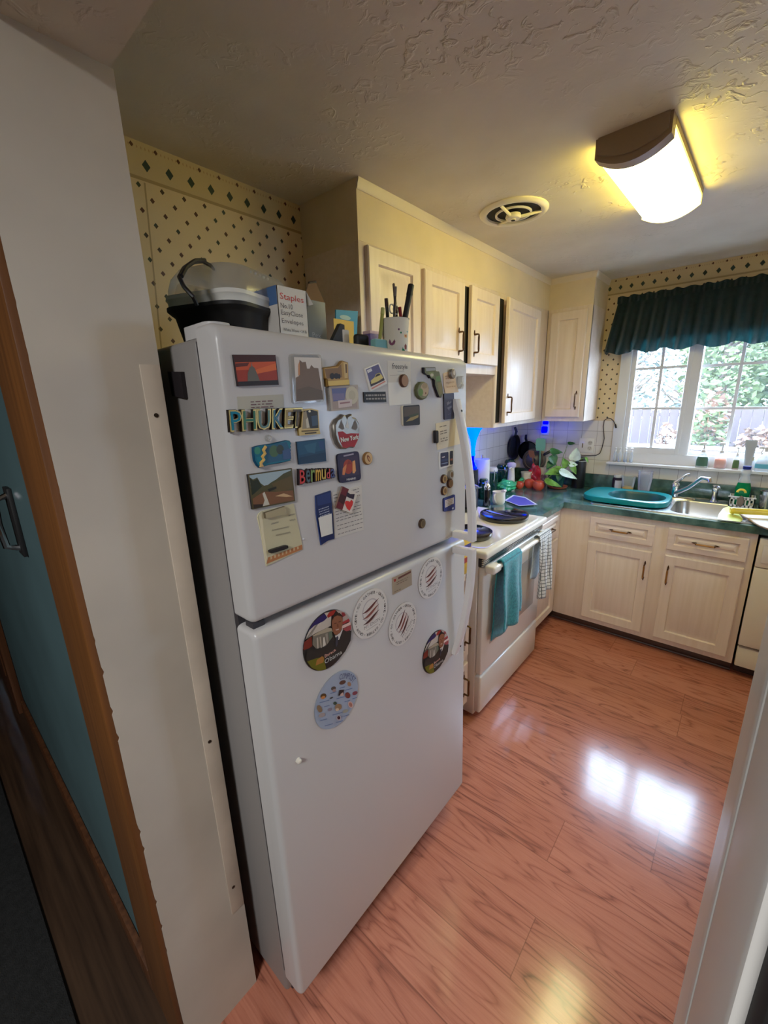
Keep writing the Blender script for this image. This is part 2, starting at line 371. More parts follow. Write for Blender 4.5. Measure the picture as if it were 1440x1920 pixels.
# ================================================================== room shell
XR = 2.75
b = MB().box(-.1, XR+.1, -3.345, .1, -.05, 0, M['floor']); struct(b, 'floor')
b = MB().box(-4, 4, -7, -3.345, -.05, 0, M['hallfloor']); struct(b, 'floor')
b = MB().box(-4, 4, -7, .12, H, H+.1, M['ceil']); struct(b, 'ceiling')
b = MB().box(-.1, 0, -3.25, .12, 0, H, M['paper_l']); struct(b, 'wall_left')
WX0, WX1, WZ0, WZ1 = .80, 1.67, 1.19, 2.10
b = MB()
for a in ((-.1, WX0, 0, H), (WX1, XR+.1, 0, H), (WX0, WX1, 0, WZ0), (WX0, WX1, WZ1, H)): b.box(a[0], a[1], 0, .12, a[2], a[3], M['paper_b'])
struct(b, 'wall_back')
b = MB()
RY = (-1.65, -1.2, 1.4, 1.9)            # window added out of view in the right-hand wall for fill light
for a in ((-3.345, RY[0], 0, H), (RY[1], .12, 0, H), (RY[0], RY[1], 0, RY[2]), (RY[0], RY[1], RY[3], H)): b.box(XR, XR+.1, a[0], a[1], a[2], a[3], M['soffit'])
struct(b, 'wall_right')
b = MB()
for a in ((RY[0], RY[0]+.05, RY[2], RY[3]), (RY[1]-.05, RY[1], RY[2], RY[3]), ((RY[0]+RY[1])/2-.03, (RY[0]+RY[1])/2+.03, RY[2], RY[3]), (RY[0]+.05, RY[1]-.05, RY[2], RY[2]+.05), (RY[0]+.05, RY[1]-.05, RY[3]-.05, RY[3])): b.box(XR+.02, XR+.08, a[0], a[1], a[2], a[3], M['white'])
struct(b, 'added_fill_window')
YK, YH = -3.161, -3.352                 # kitchen and hall faces of the partition with the doorway
b = MB().box(-4, .652, YH+.004, YK-.004, 0, H, M['teal']); struct(b, 'wall_front')
b = MB().box(1.566, 4, YH+.004, YK-.004, 0, H, M['teal2']); struct(b, 'wall_front')
b = MB().box(.652, 1.566, YH+.004, YK-.004, 2.134, H, M['ceil']); struct(b, 'wall_header')
for a in ((-4, -3.9, -7, YH), (3.9, 4, -7, YH), (-4, 4, -7, -6.9)): b = MB().box(a[0], a[1], a[2], a[3], 0, H, M['teal2']); struct(b, 'wall_hall')
# doorway jambs: a white-painted board with a chipped hall-side edge and a screwed-on strip
random.seed(3); poly = [(YK, 0), (YK, 2.134)]; z = 2.134
poly.append((YH, 2.134))
while z > .1:
    z -= random.uniform(.03, .11); dpt = random.choice((0, 0, .0015, .004)) if z < 1.25 else random.choice((0, .0007))
    poly += [(YH+dpt*.3, z+.012), (YH+dpt, z), (YH+dpt*.2, z-.006)]
poly.append((YH, 0))
b = MB().prism(poly, 0, .02, M['jamb'], Matrix(((0, 0, 1, .65), (1, 0, 0, 0), (0, 1, 0, 0), (0, 0, 0, 1)))); struct(b, 'trim_1')
b = MB().box(.6695, .6725, -3.197, YK-.001, .315, 1.69, M['tape'], .001)
for sz in (1.60, .86, .40): b.lathe([(0, 0), (.004, 0), (.0042, .0012), (.001, .0014)], (0, 0, 0), M['screw'], 10, frame((.6724, -3.183, sz), (0, 1, 0), (0, 0, 1)))
struct(b, 'trim_2')
b = MB().box(.46, .668, YH-.012, YH+.004, 0, 2.2, M['stud'], .002); struct(b, 'trim_3')
b = MB().box(1.546, 1.566, YH, YK, 0, 2.134, M['white'], .004); b.box(1.545, 1.549, -3.25, -3.225, 0, 2.134, M['white'], .001); struct(b, 'trim_4')
b = MB().box(1.551, 1.66, YH-.016, YH+.003, 0, 2.2, M['dark'], .003); struct(b, 'trim_5')
b = MB().box(-2.2, -1.3, YH-.03, YH+.003, 0, 2.1, M['brown'], .004)
for a in ((-2.1, -1.4, .2, .95), (-2.1, -1.4, 1.1, 1.95)): b.box(a[0], a[1], YH-.034, YH-.028, a[2], a[3], M['brown'], .004)
struct(b, 'door_1')
b = MB().box(-4, .46, YH-.014, YH+.003, 0, .085, M['brown'], .003); struct(b, 'baseboard_front')
b = MB().box(-3.8, 3.8, -5.4, -3.525, 0, .012, M['rug'], .003); one(b, 'rug', 'dark rug on the brown floor outside the doorway', 'rug')
# handle on the teal wall
t = thing('wall_hook', 'dark metal looped hook fixed on the teal wall left of the doorway', 'hook', (.14, YH, 1.27))
b = MB().box(.09, .15, YH-.006, YH+.004, 1.25, 1.43, M['blackm'], .002); part(b, 'back_plate', t)
b = MB().tube([(.12, YH-.004, 1.41), (.12, YH-.03, 1.4), (.12, YH-.034, 1.34), (.12, YH-.03, 1.28), (.12, YH-.004, 1.27)], .008, M['chrome'], 8); part(b, 'grip', t)
# soffit and crown above the wall cabinets
U = .319; YE = -2.239; XU = .612
def lshape(d, y0, xend):
    return [(0, y0), (d, y0), (d, -d), (xend, -d), (xend, 0), (0, 0)]
b = MB().prism(lshape(U, YE, XU), 2.19, H, M['soffit']); struct(b, 'wall_soffit')
b = MB()
pr = [(0, 2.352), (.003, 2.352), (.006, 2.357), (.008, 2.368), (.012, 2.378), (.013, H), (0, H)]
def molding(mb, pts, prof, m):
    loops = []
    for (x, y), (nx, ny) in pts: loops.append([(x+nx*d, y+ny*d, zz) for d, zz in prof])
    rings(mb, loops, m)
molding(b, [((U, YE), (1, 0)), ((U, -U), (1, -1)), ((XU, -U), (1, -1)), ((XU, 0), (1, 0))], pr, M['crown']); struct(b, 'trim_6')
# tiles
b = MB().box(0, .006, -2.31, 0, 1.0, 1.434, M['tile_l']); struct(b, 'trim_7')
b = MB().box(0, .74, -.006, 0, 1.0, 1.422, M['tile_b']); b.box(.74, XR, -.006, 0, 1.0, 1.118, M['tile_b']); struct(b, 'trim_8')
# window: casing, stool, two sashes with grilles
b = MB()
for a in ((.745, .812, 1.126, 2.17), (1.66, 1.735, 1.126, 2.17)): b.box(a[0], a[1], -.016, .001, a[2], a[3], M['win'], .003)
b.box(.745, 1.735, -.018, .001, 2.09, 2.17, M['win'], .003)
for a in ((.801, .812, 1.19, 2.099), (1.66, 1.669, 1.19, 2.099)): b.box(a[0], a[1], .001, .119, a[2], a[3], M['win'])
b.box(.812, 1.66, .001, .119, 2.085, 2.099, M['win']); b.box(.812, 1.66, -.012, .12, 1.126, 1.196, M['win'])
struct(b, 'trim_9')
b = MB().box(.735, 1.75, -.075, .0, 1.108, 1.126, M['white'], .004); struct(b, 'trim_10')
w = bpy.data.objects.new('window_1', None); C.objects.link(w); w['kind'] = 'structure'; WM[w.name] = Matrix()
def sash(x0, x1, y0, y1, z0, z1, fl, fr, fb, mx, zs):
    b = MB()
    b.box(x0, x0+fl, y0, y1, z0, z1, M['win'], .003); b.box(x1-fr, x1, y0, y1, z0, z1, M['win'], .003)
    b.box(x0+fl, x1-fr, y0+.0015, y1-.0015, z0, z0+fb, M['win']); b.box(x0+fl, x1-fr, y0+.0015, y1-.0015, z1-.03, z1, M['win'])
    s = struct(b, 'sash', w)
    b = MB(); ym = (y0+y1)/2
    b.box(mx-.009, mx+.009, ym-.006, ym+.004, z0+fb, z1-.03, M['win'])
    for q in zs: b.box(x0+fl, mx-.009, ym-.006, ym+.004, q-.008, q+.008, M['win']); b.box(mx+.009, x1-fr, ym-.006, ym+.004, q-.008, q+.008, M['win'])
    struct(b, 'muntins', w)
    b = MB().box(x0+fl, x1-fr, ym-.001, ym+.001, z0+fb, z1-.03, M['glass']); struct(b, 'pane', w)
sash(.812, 1.165, -.004, .032, 1.196, 2.095, .032, .026, .042, .995, (1.508, 1.778))
sash(1.135, 1.665, .034, .07, 1.19, 2.095, .082, .045, .03, 1.415, (1.505, 1.775))
b = MB().box(1.137, 1.216, .0, .034, 1.196, 2.095, M['win'], .003); struct(b, 'mullion', w)
# ================================================================== outside the window
b = MB().box(-9, 14, -9, 30, -.08, -.051, mat('lawn', (70, 90, 50), .9, var=.2, vs=6)); tag(struct(b, 'ground'), None)
b = MB().box(-6, 9, .35, 5.6, 0, .05, M['concrete']); one(b, 'patio_slab', 'pale concrete patio outside the kitchen window', 'patio')
FW = wood_paint('fence_board', (46, 35, 36), (58, 45, 46), 2, .8)
fy = 7.5; t = thing('board_fence', 'brown board fence across the garden behind the window', 'fence', (2, fy, 0))
b = MB(); zt = 1.615-(797-772)/785*(fy+3.5)*1.02
for i in range(90):
    x = -7+i*.17; b.box(x, x+.164, fy, fy+.02, .08, zt+.01*math.sin(i*2.3), FW)
part(b, 'boards', t)
b = MB()
for q in (.3, zt-.15): b.box(-7, 8.3, fy+.02, fy+.06, q, q+.09, FW)
part(b, 'rails', t)
b = MB().box(-7, 9, 5.7, 6.0, 0, .62, M['concrete'], .01); b.box(-7, 9, 5.68, 6.02, .62, .66, M['white'], .01); one(b, 'garden_wall', 'low pale retaining wall in front of the brown board fence', 'wall')
def leaves(mb, c, r, n, size, m, seed, flat=1.):
    rd = random.Random(seed)
    for _ in range(n):
        while True:
            p = Vector((rd.uniform(-1, 1), rd.uniform(-1, 1), rd.uniform(-1, 1)))
            if .25 < p.length < 1: break
        q = Vector((c[0]+p.x*r[0], c[1]+p.y*r[1], c[2]+p.z*r[2])); s = size*rd.uniform(.6, 1.3)
        e = Vector((rd.uniform(-1, 1), rd.uniform(-1, 1), rd.uniform(-.5, .5))).normalized(); f = e.cross(Vector((rd.uniform(-1, 1), rd.uniform(-1, 1), rd.uniform(-1, 1)))).normalized()
        mb.add([q-e*s, q-f*s*.5, q+e*s, q+f*s*.5], [(0, 1, 2, 3)], m)
def tree(x, y, h, r, n, m, lab, seed, trunk=True, size=.10):
    t = thing('garden_tree', lab, 'tree', (x, y, 0), 'trees beyond the garden fence')
    b = MB(); rd = random.Random(seed); tm = P(92, 78, 68, r=.9)
    b.tube([(x, y, 0), (x+.05, y, h*.4), (x, y+.05, h*.75)], [.14, .1, .04], tm, 8)
    for k in range(16):
        a = rd.uniform(0, 2*PI); z0 = h*rd.uniform(.2, .7); L = r*rd.uniform(.5, 1.0)
        b.tube([(x, y, z0), (x+L*.5*math.cos(a), y+L*.5*math.sin(a), z0+L*.3), (x+L*math.cos(a), y+L*math.sin(a), z0+L*.75)], [.045, .028, .01], tm, 5)
    part(b, 'trunk', t); b = MB(); leaves(b, (x, y, h*.56), (r, r, h*.44), n, size, m, seed); part(b, 'crown', t)
LG = [mat('foliage_%d' % i, c, .8, var=.25, vs=3) for i, c in enumerate(((56, 70, 30), (76, 86, 48), (40, 52, 28), (84, 88, 84)))]
for i, (x, y, h, r, n, k, lab) in enumerate((
    (-1.5, 11.2, 4.4, 1.1, 900, 3, 'bare pale tree with sparse leaves behind the fence, far left in the window'), (-.2, 13.8, 4.6, 1.1, 1000, 3, 'thin silvery tree with open branches behind the fence in the left window half'),
    (.75, 10.6, 4.2, .95, 2600, 1, 'light green leafy tree behind the fence seen beside the window mullion'), (2.15, 12.6, 4.8, 1.2, 3600, 0, 'bushy bright green tree behind the fence in the right window half'),
    (2.9, 10.2, 4.2, .95, 2600, 2, 'darker green tree behind the fence at the right edge of the window'), (1.5, 17.5, 6.4, 1.7, 3600, 1, 'tall pale green tree standing behind the bushy bright green one'), (5.4, 12., 5., 1.5, 1500, 0, 'green tree behind the fence beyond the right window edge'))):
    tree(x, y, h, r, n, LG[k], lab, i+20)
def shrub(px, py, y, r, h, ms, lab, seed, n=420):
    q = ony(px, py, y); t = thing('garden_shrub', lab, 'shrub', (q.x, y, 0), 'shrubs in front of the fence'); b = MB()
    for k in range(7): a = k*.9; b.tube([(q.x, y, 0), (q.x+r*.3*math.cos(a), y+r*.3*math.sin(a), h*.4), (q.x+r*.6*math.cos(a), y+r*.6*math.sin(a), h*.85)], [.02, .012, .005], M['stud'], 5)
    part(b, 'stems', t); b = MB()
    for k, m in enumerate(ms): leaves(b, (q.x, y, h*(.5+.12*k)), (r, r, h*.42), n//len(ms), .075, m, seed+k)
    part(b, 'leaves', t)
OR = mat('orange_leaf', (88, 60, 42), .8, var=.2, vs=5); PK = mat('pink_leaf', (86, 64, 50), .8, var=.2, vs=5)
shrub(1331, 800, 6.75, .32, 1.45, (LG[0], LG[1], OR), 'green and orange shrub against the fence in the right window half', 50, 700)
shrub(1425, 800, 6.8, .30, .95, (OR, PK), 'orange grassy shrub against the fence near the right window edge', 60, 600)
shrub(1256, 806, 6.5, .22, 1.0, (M['white'], PK), 'white flowering shrub before the fence in the left window half', 70, 420)
# sky, portals and added fill
w = bpy.data.worlds.new('overcast'); bpy.context.scene.world = w; w.use_nodes = True; nt = w.node_tree; bg = nt.nodes['Background']
tc = nt.nodes.new('ShaderNodeTexCoord'); sp = nt.nodes.new('ShaderNodeSeparateXYZ'); nt.links.new(tc.outputs['Generated'], sp.inputs[0])
nt.links.new(ramp(nt, X(nt, sp.outputs[2])*.5+.5, [(.45, (196, 214, 236)), (.8, (226, 238, 255))]), bg.inputs[0]); bg.inputs[1].default_value = 7.0
def lamp(name, kind, loc, energy, col, **k):
    l = bpy.data.lights.new(name, kind); l.energy = energy; l.color = lin(col)[:3]
    for a, v in k.items():
        if a != 'rot': setattr(l, a, v)
    o = bpy.data.objects.new(name, l); C.objects.link(o); o.location = loc; o.rotation_euler = k.get('rot', (0, 0, 0)); return o
p = lamp('sky_portal', 'AREA', (1.235, .13, 1.64), 1, (255, 255, 255), shape='RECTANGLE', size=.86, size_y=.9, rot=(-PI/2, 0, 0)); p.data.cycles.is_portal = True
p = lamp('sky_portal', 'AREA', (2.87, -1.4, 1.625), 1, (255, 255, 255), shape='RECTANGLE', size=.75, size_y=.7, rot=(0, PI/2, 0)); p.data.cycles.is_portal = True
lamp('hall_fill', 'AREA', (1.6, -4.9, 2.36), 9, (255, 240, 222), size=.5)  # unseen ceiling light added in the hall as fill
# ================================================================== ceiling light
rz = Matrix.Rotation(-.022, 3, 'Z')
t = thing('ceiling_light', 'lit rectangular ceiling light with bowed frosted lens and dark end cap', 'ceiling light', (1.12, -1.545, H))
LM = Matrix.Translation((1.127, -1.545, 0)) @ Matrix.Rotation(-.022, 4, 'Z')
def bow(w, sag, z0, n=10): return [(-w/2+w*i/n, z0-sag*(1-(2*i/n-1)**2)) for i in range(n+1)]
def bowbar(mb, y0, y1, w, zs, sag, m, grow=0):
    pts = [(-w/2, H), ]+bow(w, sag, zs)+[(w/2, H)]
    rings(mb, [[(x, y0, z) for x, z in pts], [(x, y1, z) for x, z in pts]], m, LM)
b = MB(); bowbar(b, -.33, -.285, .206, 2.333, .036, M['capm']); bowbar(b, -.336, -.328, .19, 2.343, .024, M['capm']); part(b, 'end_cap', t)  # near cap's backlit shade is put into its darker colour
b = MB(); bowbar(b, .322, .338, .206, 2.333, .034, M['capw']); part(b, 'end_cap', t)
b = MB(); bowbar(b, -.29, .325, .198, 2.338, .034, M['diff']); part(b, 'diffuser', t)
b = MB(); b.box(-.104, -.0995, -.29, .325, 2.378, H, M['capw'], 0, M=LM); b.box(.0995, .104, -.29, .325, 2.366, H, M['capm'], 0, M=LM); part(b, 'base_plate', t)
# ceiling fan vent
c = (.605, -1.56, H); t = thing('ceiling_vent', 'round white exhaust vent with dark openings on the ceiling', 'vent', c)
b = MB().lathe([(.112, -.003), (.113, -.010), (.120, -.014), (.134, -.012), (.143, -.004), (.143, 0)], c, M['ventw'], 48, cap=False); part(b, 'rim', t)
b = MB().lathe([(0, -.002), (.113, -.002), (.113, 0)], c, M['dark'], 32); part(b, 'opening_shade', t)  # dark disc paints the shade inside the vent, no hole is cut
b = MB().lathe([(.068, -.008), (.069, -.014), (.076, -.014), (.077, -.008), (.068, -.008)], c, M['ventw'], 40, cap=False)
for k in range(3):
    a = .5+k*2*PI/3; b.tube([(c[0]+.03*math.cos(a), c[1]+.03*math.sin(a), H-.022), (c[0]+.116*math.cos(a), c[1]+.116*math.sin(a), H-.010)], .006, M['ventw'], 8)
part(b, 'grille', t)
b = MB().lathe([(0, -.034), (.010, -.034), (.012, -.03), (.028, -.029), (.033, -.022), (.030, -.012), (0, -.010)], c, M['ventw'], 28); b.lathe([(0, -.0352), (.009, -.0352), (.009, -.034)], c, M['dark'], 12); part(b, 'hub', t)
# ================================================================== cabinets
def panel_door(w, h, m, t=.02, fr=.055, rev=False, deep=.011):
    def L(i, n): return [(i, i, n), (w-i, i, n), (w-i, h-i, n), (i, h-i, n)]
    b = MB(); k = 1 if not rev else 0
    rings(b, [L(0, 0), L(0, t-.004), L(.004, t), L(fr, t), L(fr+.005, t-deep), L(fr+.010, t-deep), L(min(fr+.034, min(w, h)*.42), t-.002), L(min(fr+.036, min(w, h)*.43), t-.001)], m); return b
def handle_local(L, m=None, grip=None):
    m = m or M['bronze']; g = grip or m; b = MB()
    for s in (-1, 1):
        b.prism([(s*(L/2-.004), -.006), (s*(L/2+.012), -.003), (s*(L/2+.018), 0), (s*(L/2+.012), .003), (s*(L/2-.004), .006)], 0, .004, m)
        b.tube([(s*L/2*.93, 0, .002), (s*L/2*.93, 0, .022), (s*L/2*.85, 0, .028)], [.0055, .0042, .005], m, 8)
    b.tube([(-L*.43, 0, .028), (-L*.30, 0, .0275), (0, 0, .027), (L*.30, 0, .0275), (L*.43, 0, .028)], [.0042, .0056, .005, .0056, .0042], g, 8); return b
def put(mb, F): mb.v = [F @ q for q in mb.v]; return mb
def door_on(parent, O, eu, ev, w, h, m, hpos=None, vert=True, name='door', grip=None, turn=0., hinge=0, fr=.055):
    F = frame(O, eu, ev)
    if turn:
        hx = w if hinge else 0
        F = F @ Matrix.Translation((hx, 0, 0)) @ Matrix.Rotation(turn, 4, 'Y') @ Matrix.Translation((-hx, 0, 0))
    d = part(put(panel_door(w, h, m, fr=fr), F), name, parent)
    if hpos:
        G = F @ Matrix.Translation((hpos[0], hpos[1], .0198)) @ (Matrix.Rotation(PI/2, 4, 'Z') if vert else Matrix())
        part(put(handle_local(.096, M['bronze'], grip), G), 'handle', d)
    return d
XY = Vector((0, 1, 0)); ZZ = Vector((0, 0, 1)); XX = Vector((1, 0, 0)); NY = Vector((0, -1, 0))
# wall cabinets on the left wall: faces look along +x, u runs along +y
def wall_cab_left(y0, y1, z0, lab, doors):
    t = thing('wall_cabinet', lab, 'wall cabinet', (0, (y0+y1)/2, z0)); b = MB()
    b.box(.006, U-.018, y0+.0005, y1-.0005, z0, 2.19, M['caby']); F = M['cab']
    b.box(U-.018, U, y0, y1, z0, 2.19, F, .001)
    for q in doors:
        if q[5]: b.box(U-.002, U+.0004, q[0]-.022, q[0]+.03, q[2]+.004, q[3]-.004, M['dark'])  # dark strip laid on the frame paints the shaded opening beside an ajar door
    part(b, 'carcass', t)
    for (a0, a1, za, zb, hp, turn) in doors:
        door_on(t, (U+.0005, a0, za), XY, ZZ, a1-a0, zb-za, M['cab'], hp, turn=turn, hinge=1 if turn else 0)
    return t
wall_cab_left(YE, -1.858, 1.433, 'tall wall cabinet nearest the refrigerator, its door behind the cup of pens', [(-2.207, -1.876, 1.458, 2.178, (.03, .1), 0)])
wall_cab_left(-1.858, -1.0955, 1.743, 'short double-door wall cabinet above the stove', [(-1.842, -1.497, 1.79, 2.168, (.345-.055, .10), 0), (-1.447, -1.112, 1.79, 2.166, (.03, .10), .035)])
wall_cab_left(-1.0955, -.322, 1.433, 'tall wall cabinet with a door left ajar, beside the corner', [(-1.052, -.50, 1.458, 2.166, (.03, .11), .055)])
t = thing('wall_cabinet', 'narrow wall cabinet on the window wall left of the curtain', 'wall cabinet', (.465, 0, 1.433)); b = MB()
b.box(.325, XU, -U+.001, -.007, 1.433, 2.19, M['cabh']); b.box(U+.002, XU, -U, -U+.018, 1.433, 2.19, M['cab'], .001); part(b, 'carcass', t)
door_on(t, (.347, -U-.0005, 1.463), XX, ZZ, .238, .706, M['cab'], (.213, .115))
# base cabinets
BF = .605; KZ = .09
t = thing('base_cabinet', 'cream sink base cabinet with two doors and two false drawers under the window', 'base cabinet', (1.12, -.3, 0))
b = MB().box(BF, 1.634, -BF+.018, -.01, KZ, KZ+.018, M['cab']); b.box(BF, BF+.018, -BF+.018, -.01, KZ, .873, M['cab']); b.box(1.616, 1.634, -BF+.018, -.01, KZ, .873, M['cab']); b.box(BF, 1.634, -BF, -BF+.018, KZ-.012, .873, M['cab'], .001); part(b, 'carcass', t)
b = MB().box(BF-.06, 1.634, -.54, -.52, 0, KZ, M['kick']); b.tube([(BF-.06, -.545, .008), (1.634, -.545, .008)], .009, M['kick'], 8); part(b, 'toe_kick', t)
for x0, x1, hx in ((.803, 1.168, .34), (1.237, 1.603, .027)):
    door_on(t, (x0, -BF-.0005, .704), XX, ZZ, x1-x0, .134, M['cabh'], ((x1-x0)/2, .067), vert=False, name='drawer_front', grip=M['brass'], fr=.034)
    door_on(t, (x0, -BF-.0005, .115), XX, ZZ, x1-x0, .553, M['cab'], (hx, .427), grip=M['brass'])
t = thing('base_cabinet', 'narrow cream base cabinet between the stove and the corner', 'base cabinet', (.3, -.85, 0))
b = MB().box(.01, BF, -1.086, -BF-.001, KZ, .873, M['cab']); part(b, 'carcass', t)
b = MB().box(.52, .54, -1.086, -.56, 0, KZ, M['kick']); part(b, 'toe_kick', t)
door_on(t, (BF+.0005, -1.06, .704), XY, ZZ, .38, .134, M['caby'], (.19, .067), vert=False, name='drawer', fr=.034)
door_on(t, (BF+.0005, -1.06, .115), XY, ZZ, .38, .553, M['cab'], (.03, .43))
t = thing('base_cabinet', 'narrow cream base cabinet between the refrigerator and the stove', 'base cabinet', (.3, -2.08, 0))
b = MB().box(.01, BF, -2.30, -1.858, KZ, .873, M['cab']); part(b, 'carcass', t)
b = MB().box(.52, .54, -2.30, -1.858, 0, KZ, M['kick']); part(b, 'toe_kick', t)
for z0, z1 in ((.115, .35), (.39, .66), (.704, .838)):
    door_on(t, (BF+.0005, -2.27, z0), XY, ZZ, .385, z1-z0, M['caby'], (.345, (z1-z0)/2), name='drawer', fr=.034)
# dishwasher
t = thing('dishwasher', 'white dishwasher right of the sink cabinet', 'dishwasher', (1.94, -.3, 0)); b = MB()
b.box(1.645, 2.236, -.58, -.01, .03, .868, M['blackp']); part(b, 'tub_body', t)
b = MB().box(1.643, 2.238, -.628, -.58, .692, .852, M['almond'], .008); b.box(1.662, 2.10, -.634, -.626, .72, .82, M['stove'], .006); b.box(1.70, 1.78, -.637, -.632, .75, .79, M['blackm'], .002); part(b, 'control_panel', t)
b = MB().box(1.643, 2.238, -.625, -.58, .215, .688, M['almond'], .006); part(b, 'door', t)
b = MB().box(1.645, 2.236, -.612, -.58, .075, .198, M['almond'], .008); part(b, 'kick_panel', t)
b = MB().box(1.65, 2.23, -.53, -.5, 0, .075, M['dark']); part(b, 'toe_kick', t)
b = MB().box(2.242, XR-.006, -BF, -.01, 0, .873, M['cab']); b.box(2.28, 2.7, -BF-.018, -BF, .12, .84, M['cab'], .004); one(b, 'base_cabinet', 'cream base cabinet right of the dishwasher', 'base cabinet')
# worktops
def slab(mb, x0, x1, y0, y1): mb.box(x0, x1, y0, y1, .874, .914, M['marble'], .005)
CD = .632
SX0, SX1, SY0, SY1 = .80, 1.60, -.565, -.10
b = MB()
pl = [(0.001, -1.0875), (CD, -1.0875), (CD, -CD), (XR-.001, -CD), (XR-.001, -.001), (.001, -.001)]
vs = []; n = len(pl)
# L-shaped top with the sink cut out: built from strips that share one surface
for a in ((.001, CD, -1.0875, -CD), (.001, SX0, -CD, -.001), (SX0, SX1, -CD, SY0), (SX0, SX1, SY1, -.001), (SX1, XR-.001, -CD, -.001)):
    b.box(a[0], a[1], a[2], a[3], .8745, .914, M['marble'])
b.box(.001, .02, -1.0875, -.02, .914, 1.018, M['marble'], .003); b.box(.001, XR-.001, -.02, -.001, .914, 1.018, M['marble'], .003)
b.box(.436, .4375, -.60, -.2, .9139, .9143, M['steel'])
one(b, 'worktop', 'green marbled L-shaped countertop with backsplash lip around the corner and sink', 'countertop')
b = MB().box(.001, CD, -2.305, -1.8565, .8745, .914, M['marble'], .004); b.box(.001, .02, -2.305, -1.8565, .914, 1.018, M['marble'], .003)
one(b, 'worktop', 'short green countertop between the refrigerator and the stove', 'countertop')
# ================================================================== stove
SY = -1.8515; S1 = -1.0905
t = thing('kitchen_stove', 'white electric stove with black burner covers', 'stove', (.35, -1.47, 0))
b = MB().box(.02, .64, SY+.004, S1-.004, .02, .895, M['stove'], .004); part(b, 'body', t)
b = MB().box(.03, .687, SY, S1, .888, .925, M['stove'], .012, 3)
rings(b, [[(x*.98+.355, y*.97+(SY+S1)/2, z) for x, y in rrect(.62, .72, .05, 5)] for z in (.9245, .929)]+[[(x*.95+.355, y*.94+(SY+S1)/2, .9292) for x, y in rrect(.62, .72, .05, 5)]]+[[(x*.93+.355, y*.92+(SY+S1)/2, .9255) for x, y in rrect(.62, .72, .05, 5)]], M['stove']); part(b, 'cooktop', t)
for cx, cy, r in ((.490, -1.258, .140), (.497, -1.665, .112), (.20, -1.22, .085), (.20, -1.66, .124)):
    b = MB().lathe([(0, .957), (r*.9, .957), (r*.985, .953), (r, .944), (r*.99, .934), (r*.95, .9256)], (cx, cy, 0), M['black'], 44); part(b, 'burner_cover', t)
b = MB().box(.022, .075, SY+.01, S1-.01, .92, 1.13, M['stove'], .012, 3)
for k in range(4): b.lathe([(.02, 0), (.02, .016), (.014, .02), (0, .02)], (0, 0, 0), M['blackp'], 16, frame((.075, SY+.12+k*.09+(.25 if k > 1 else 0), 1.05), XY, ZZ))
part(b, 'backguard', t)
b = MB().box(.64, .655, SY+.01, S1-.01, .845, .884, M['blackm'])
for k in range(4): b.box(.655, .664+k*.001, SY+.012, S1-.012, .848+k*.0095, .8535+k*.0095, M['steel'], .001)
part(b, 'vent_strip', t)
d0 = MB().box(.64, .669, SY+.012, S1-.012, .262, .842, M['stove'], .007, 3); d = part(d0, 'oven_door', t)
b = MB().box(.668, .6705, SY+.10, S1-.10, .40, .72, M['oven'], .004); part(b, 'oven_window', d)  # beige reflection is put into the glass colour
b = MB().tube([(.708, SY+.03, .838), (.708, S1-.03, .838)], .0125, M['stove'], 12)
for q in (SY+.045, S1-.045): b.box(.664, .714, q-.022, q+.022, .815, .854, M['stove'], .009, 3)
part(b, 'handle', d)
b = MB().box(.62, .671, SY+.012, S1-.012, .035, .25, M['stove'], .010, 3); part(b, 'drawer', t)
for q in (SY+.05, S1-.05):
    for xq in (.57, .1): b = MB().lathe([(.016, 0), (.018, .03)], (xq, q, 0), M['blackp'], 12); part(b, 'foot', t)
# towels over the oven handle
def towel(name, lab, y0, y1, zf, zb, m, folds, flare=0., seed=1, top=.852, back=None, m2=None, lean=0.):
    t = thing(name, lab, 'towel', (.71, (y0+y1)/2, min(zf, zb)))
    def sheet(sgn, zl, f0, mm, dy=0.):
        def fn(a, v):
            z = top+(zl-top)*v
            y = y0+(y1-y0)*a+dy*v+(a-.5)*flare*v+.006*math.sin(9*v+seed)
            x = .708+sgn*(.0145+.004*v)+f0*v**.6*(math.sin(a*folds*2*PI+seed)*.5+.5)*(1 if sgn > 0 else .6)
            if v > .9: z += .012*math.sin(a*7+seed)
            return (x, y+lean*v, z)
        return MB().grid(fn, 30, 22, mm)
    f = sheet(1, zf, .03, m)
    def cap(a, v):
        an = PI*v; y = y0+(y1-y0)*a; return (.708-.0145*math.cos(an)*-1 if False else .708+.0145*math.cos(PI-an)*-1, y, top+.0145*math.sin(an))
    f.grid(cap, 16, 8, m); o = part(f, 'front_fold', t)
    g = sheet(-1, zb, .004, m2 or m, .0); o2 = part(g, 'back_fold', t)
    for q in (o, o2):
        s = q.modifiers.new('thick', 'SOLIDIFY'); s.thickness = .005; s.offset = 0
    return t
for q in (SY+.04,):
    b = MB().box(.672, .722, q-.026, q+.05, .818, .856, M['stove'], .010, 3); part(b, 'handle_end', d)
towel('dish_towel', 'teal terry towel draped over the left of the oven handle', -1.755, -1.545, .50, .43, M['tealtowel'], 1.7, .05, 1.2)
tw = towel('dish_towel', 'white towel with dark check lines over the right of the oven handle', -1.30, -1.13, .49, .60, M['checktowel'], 2.1, .02, 2.2, m2=M['whitetowel'])
q = onx(1017, 1112.5, .735); b = MB().box(.728, .732, q.y-.03, q.y+.022, q.z-.010, q.z+.010, M['white'], .001); part(b, 'care_tag', tw)
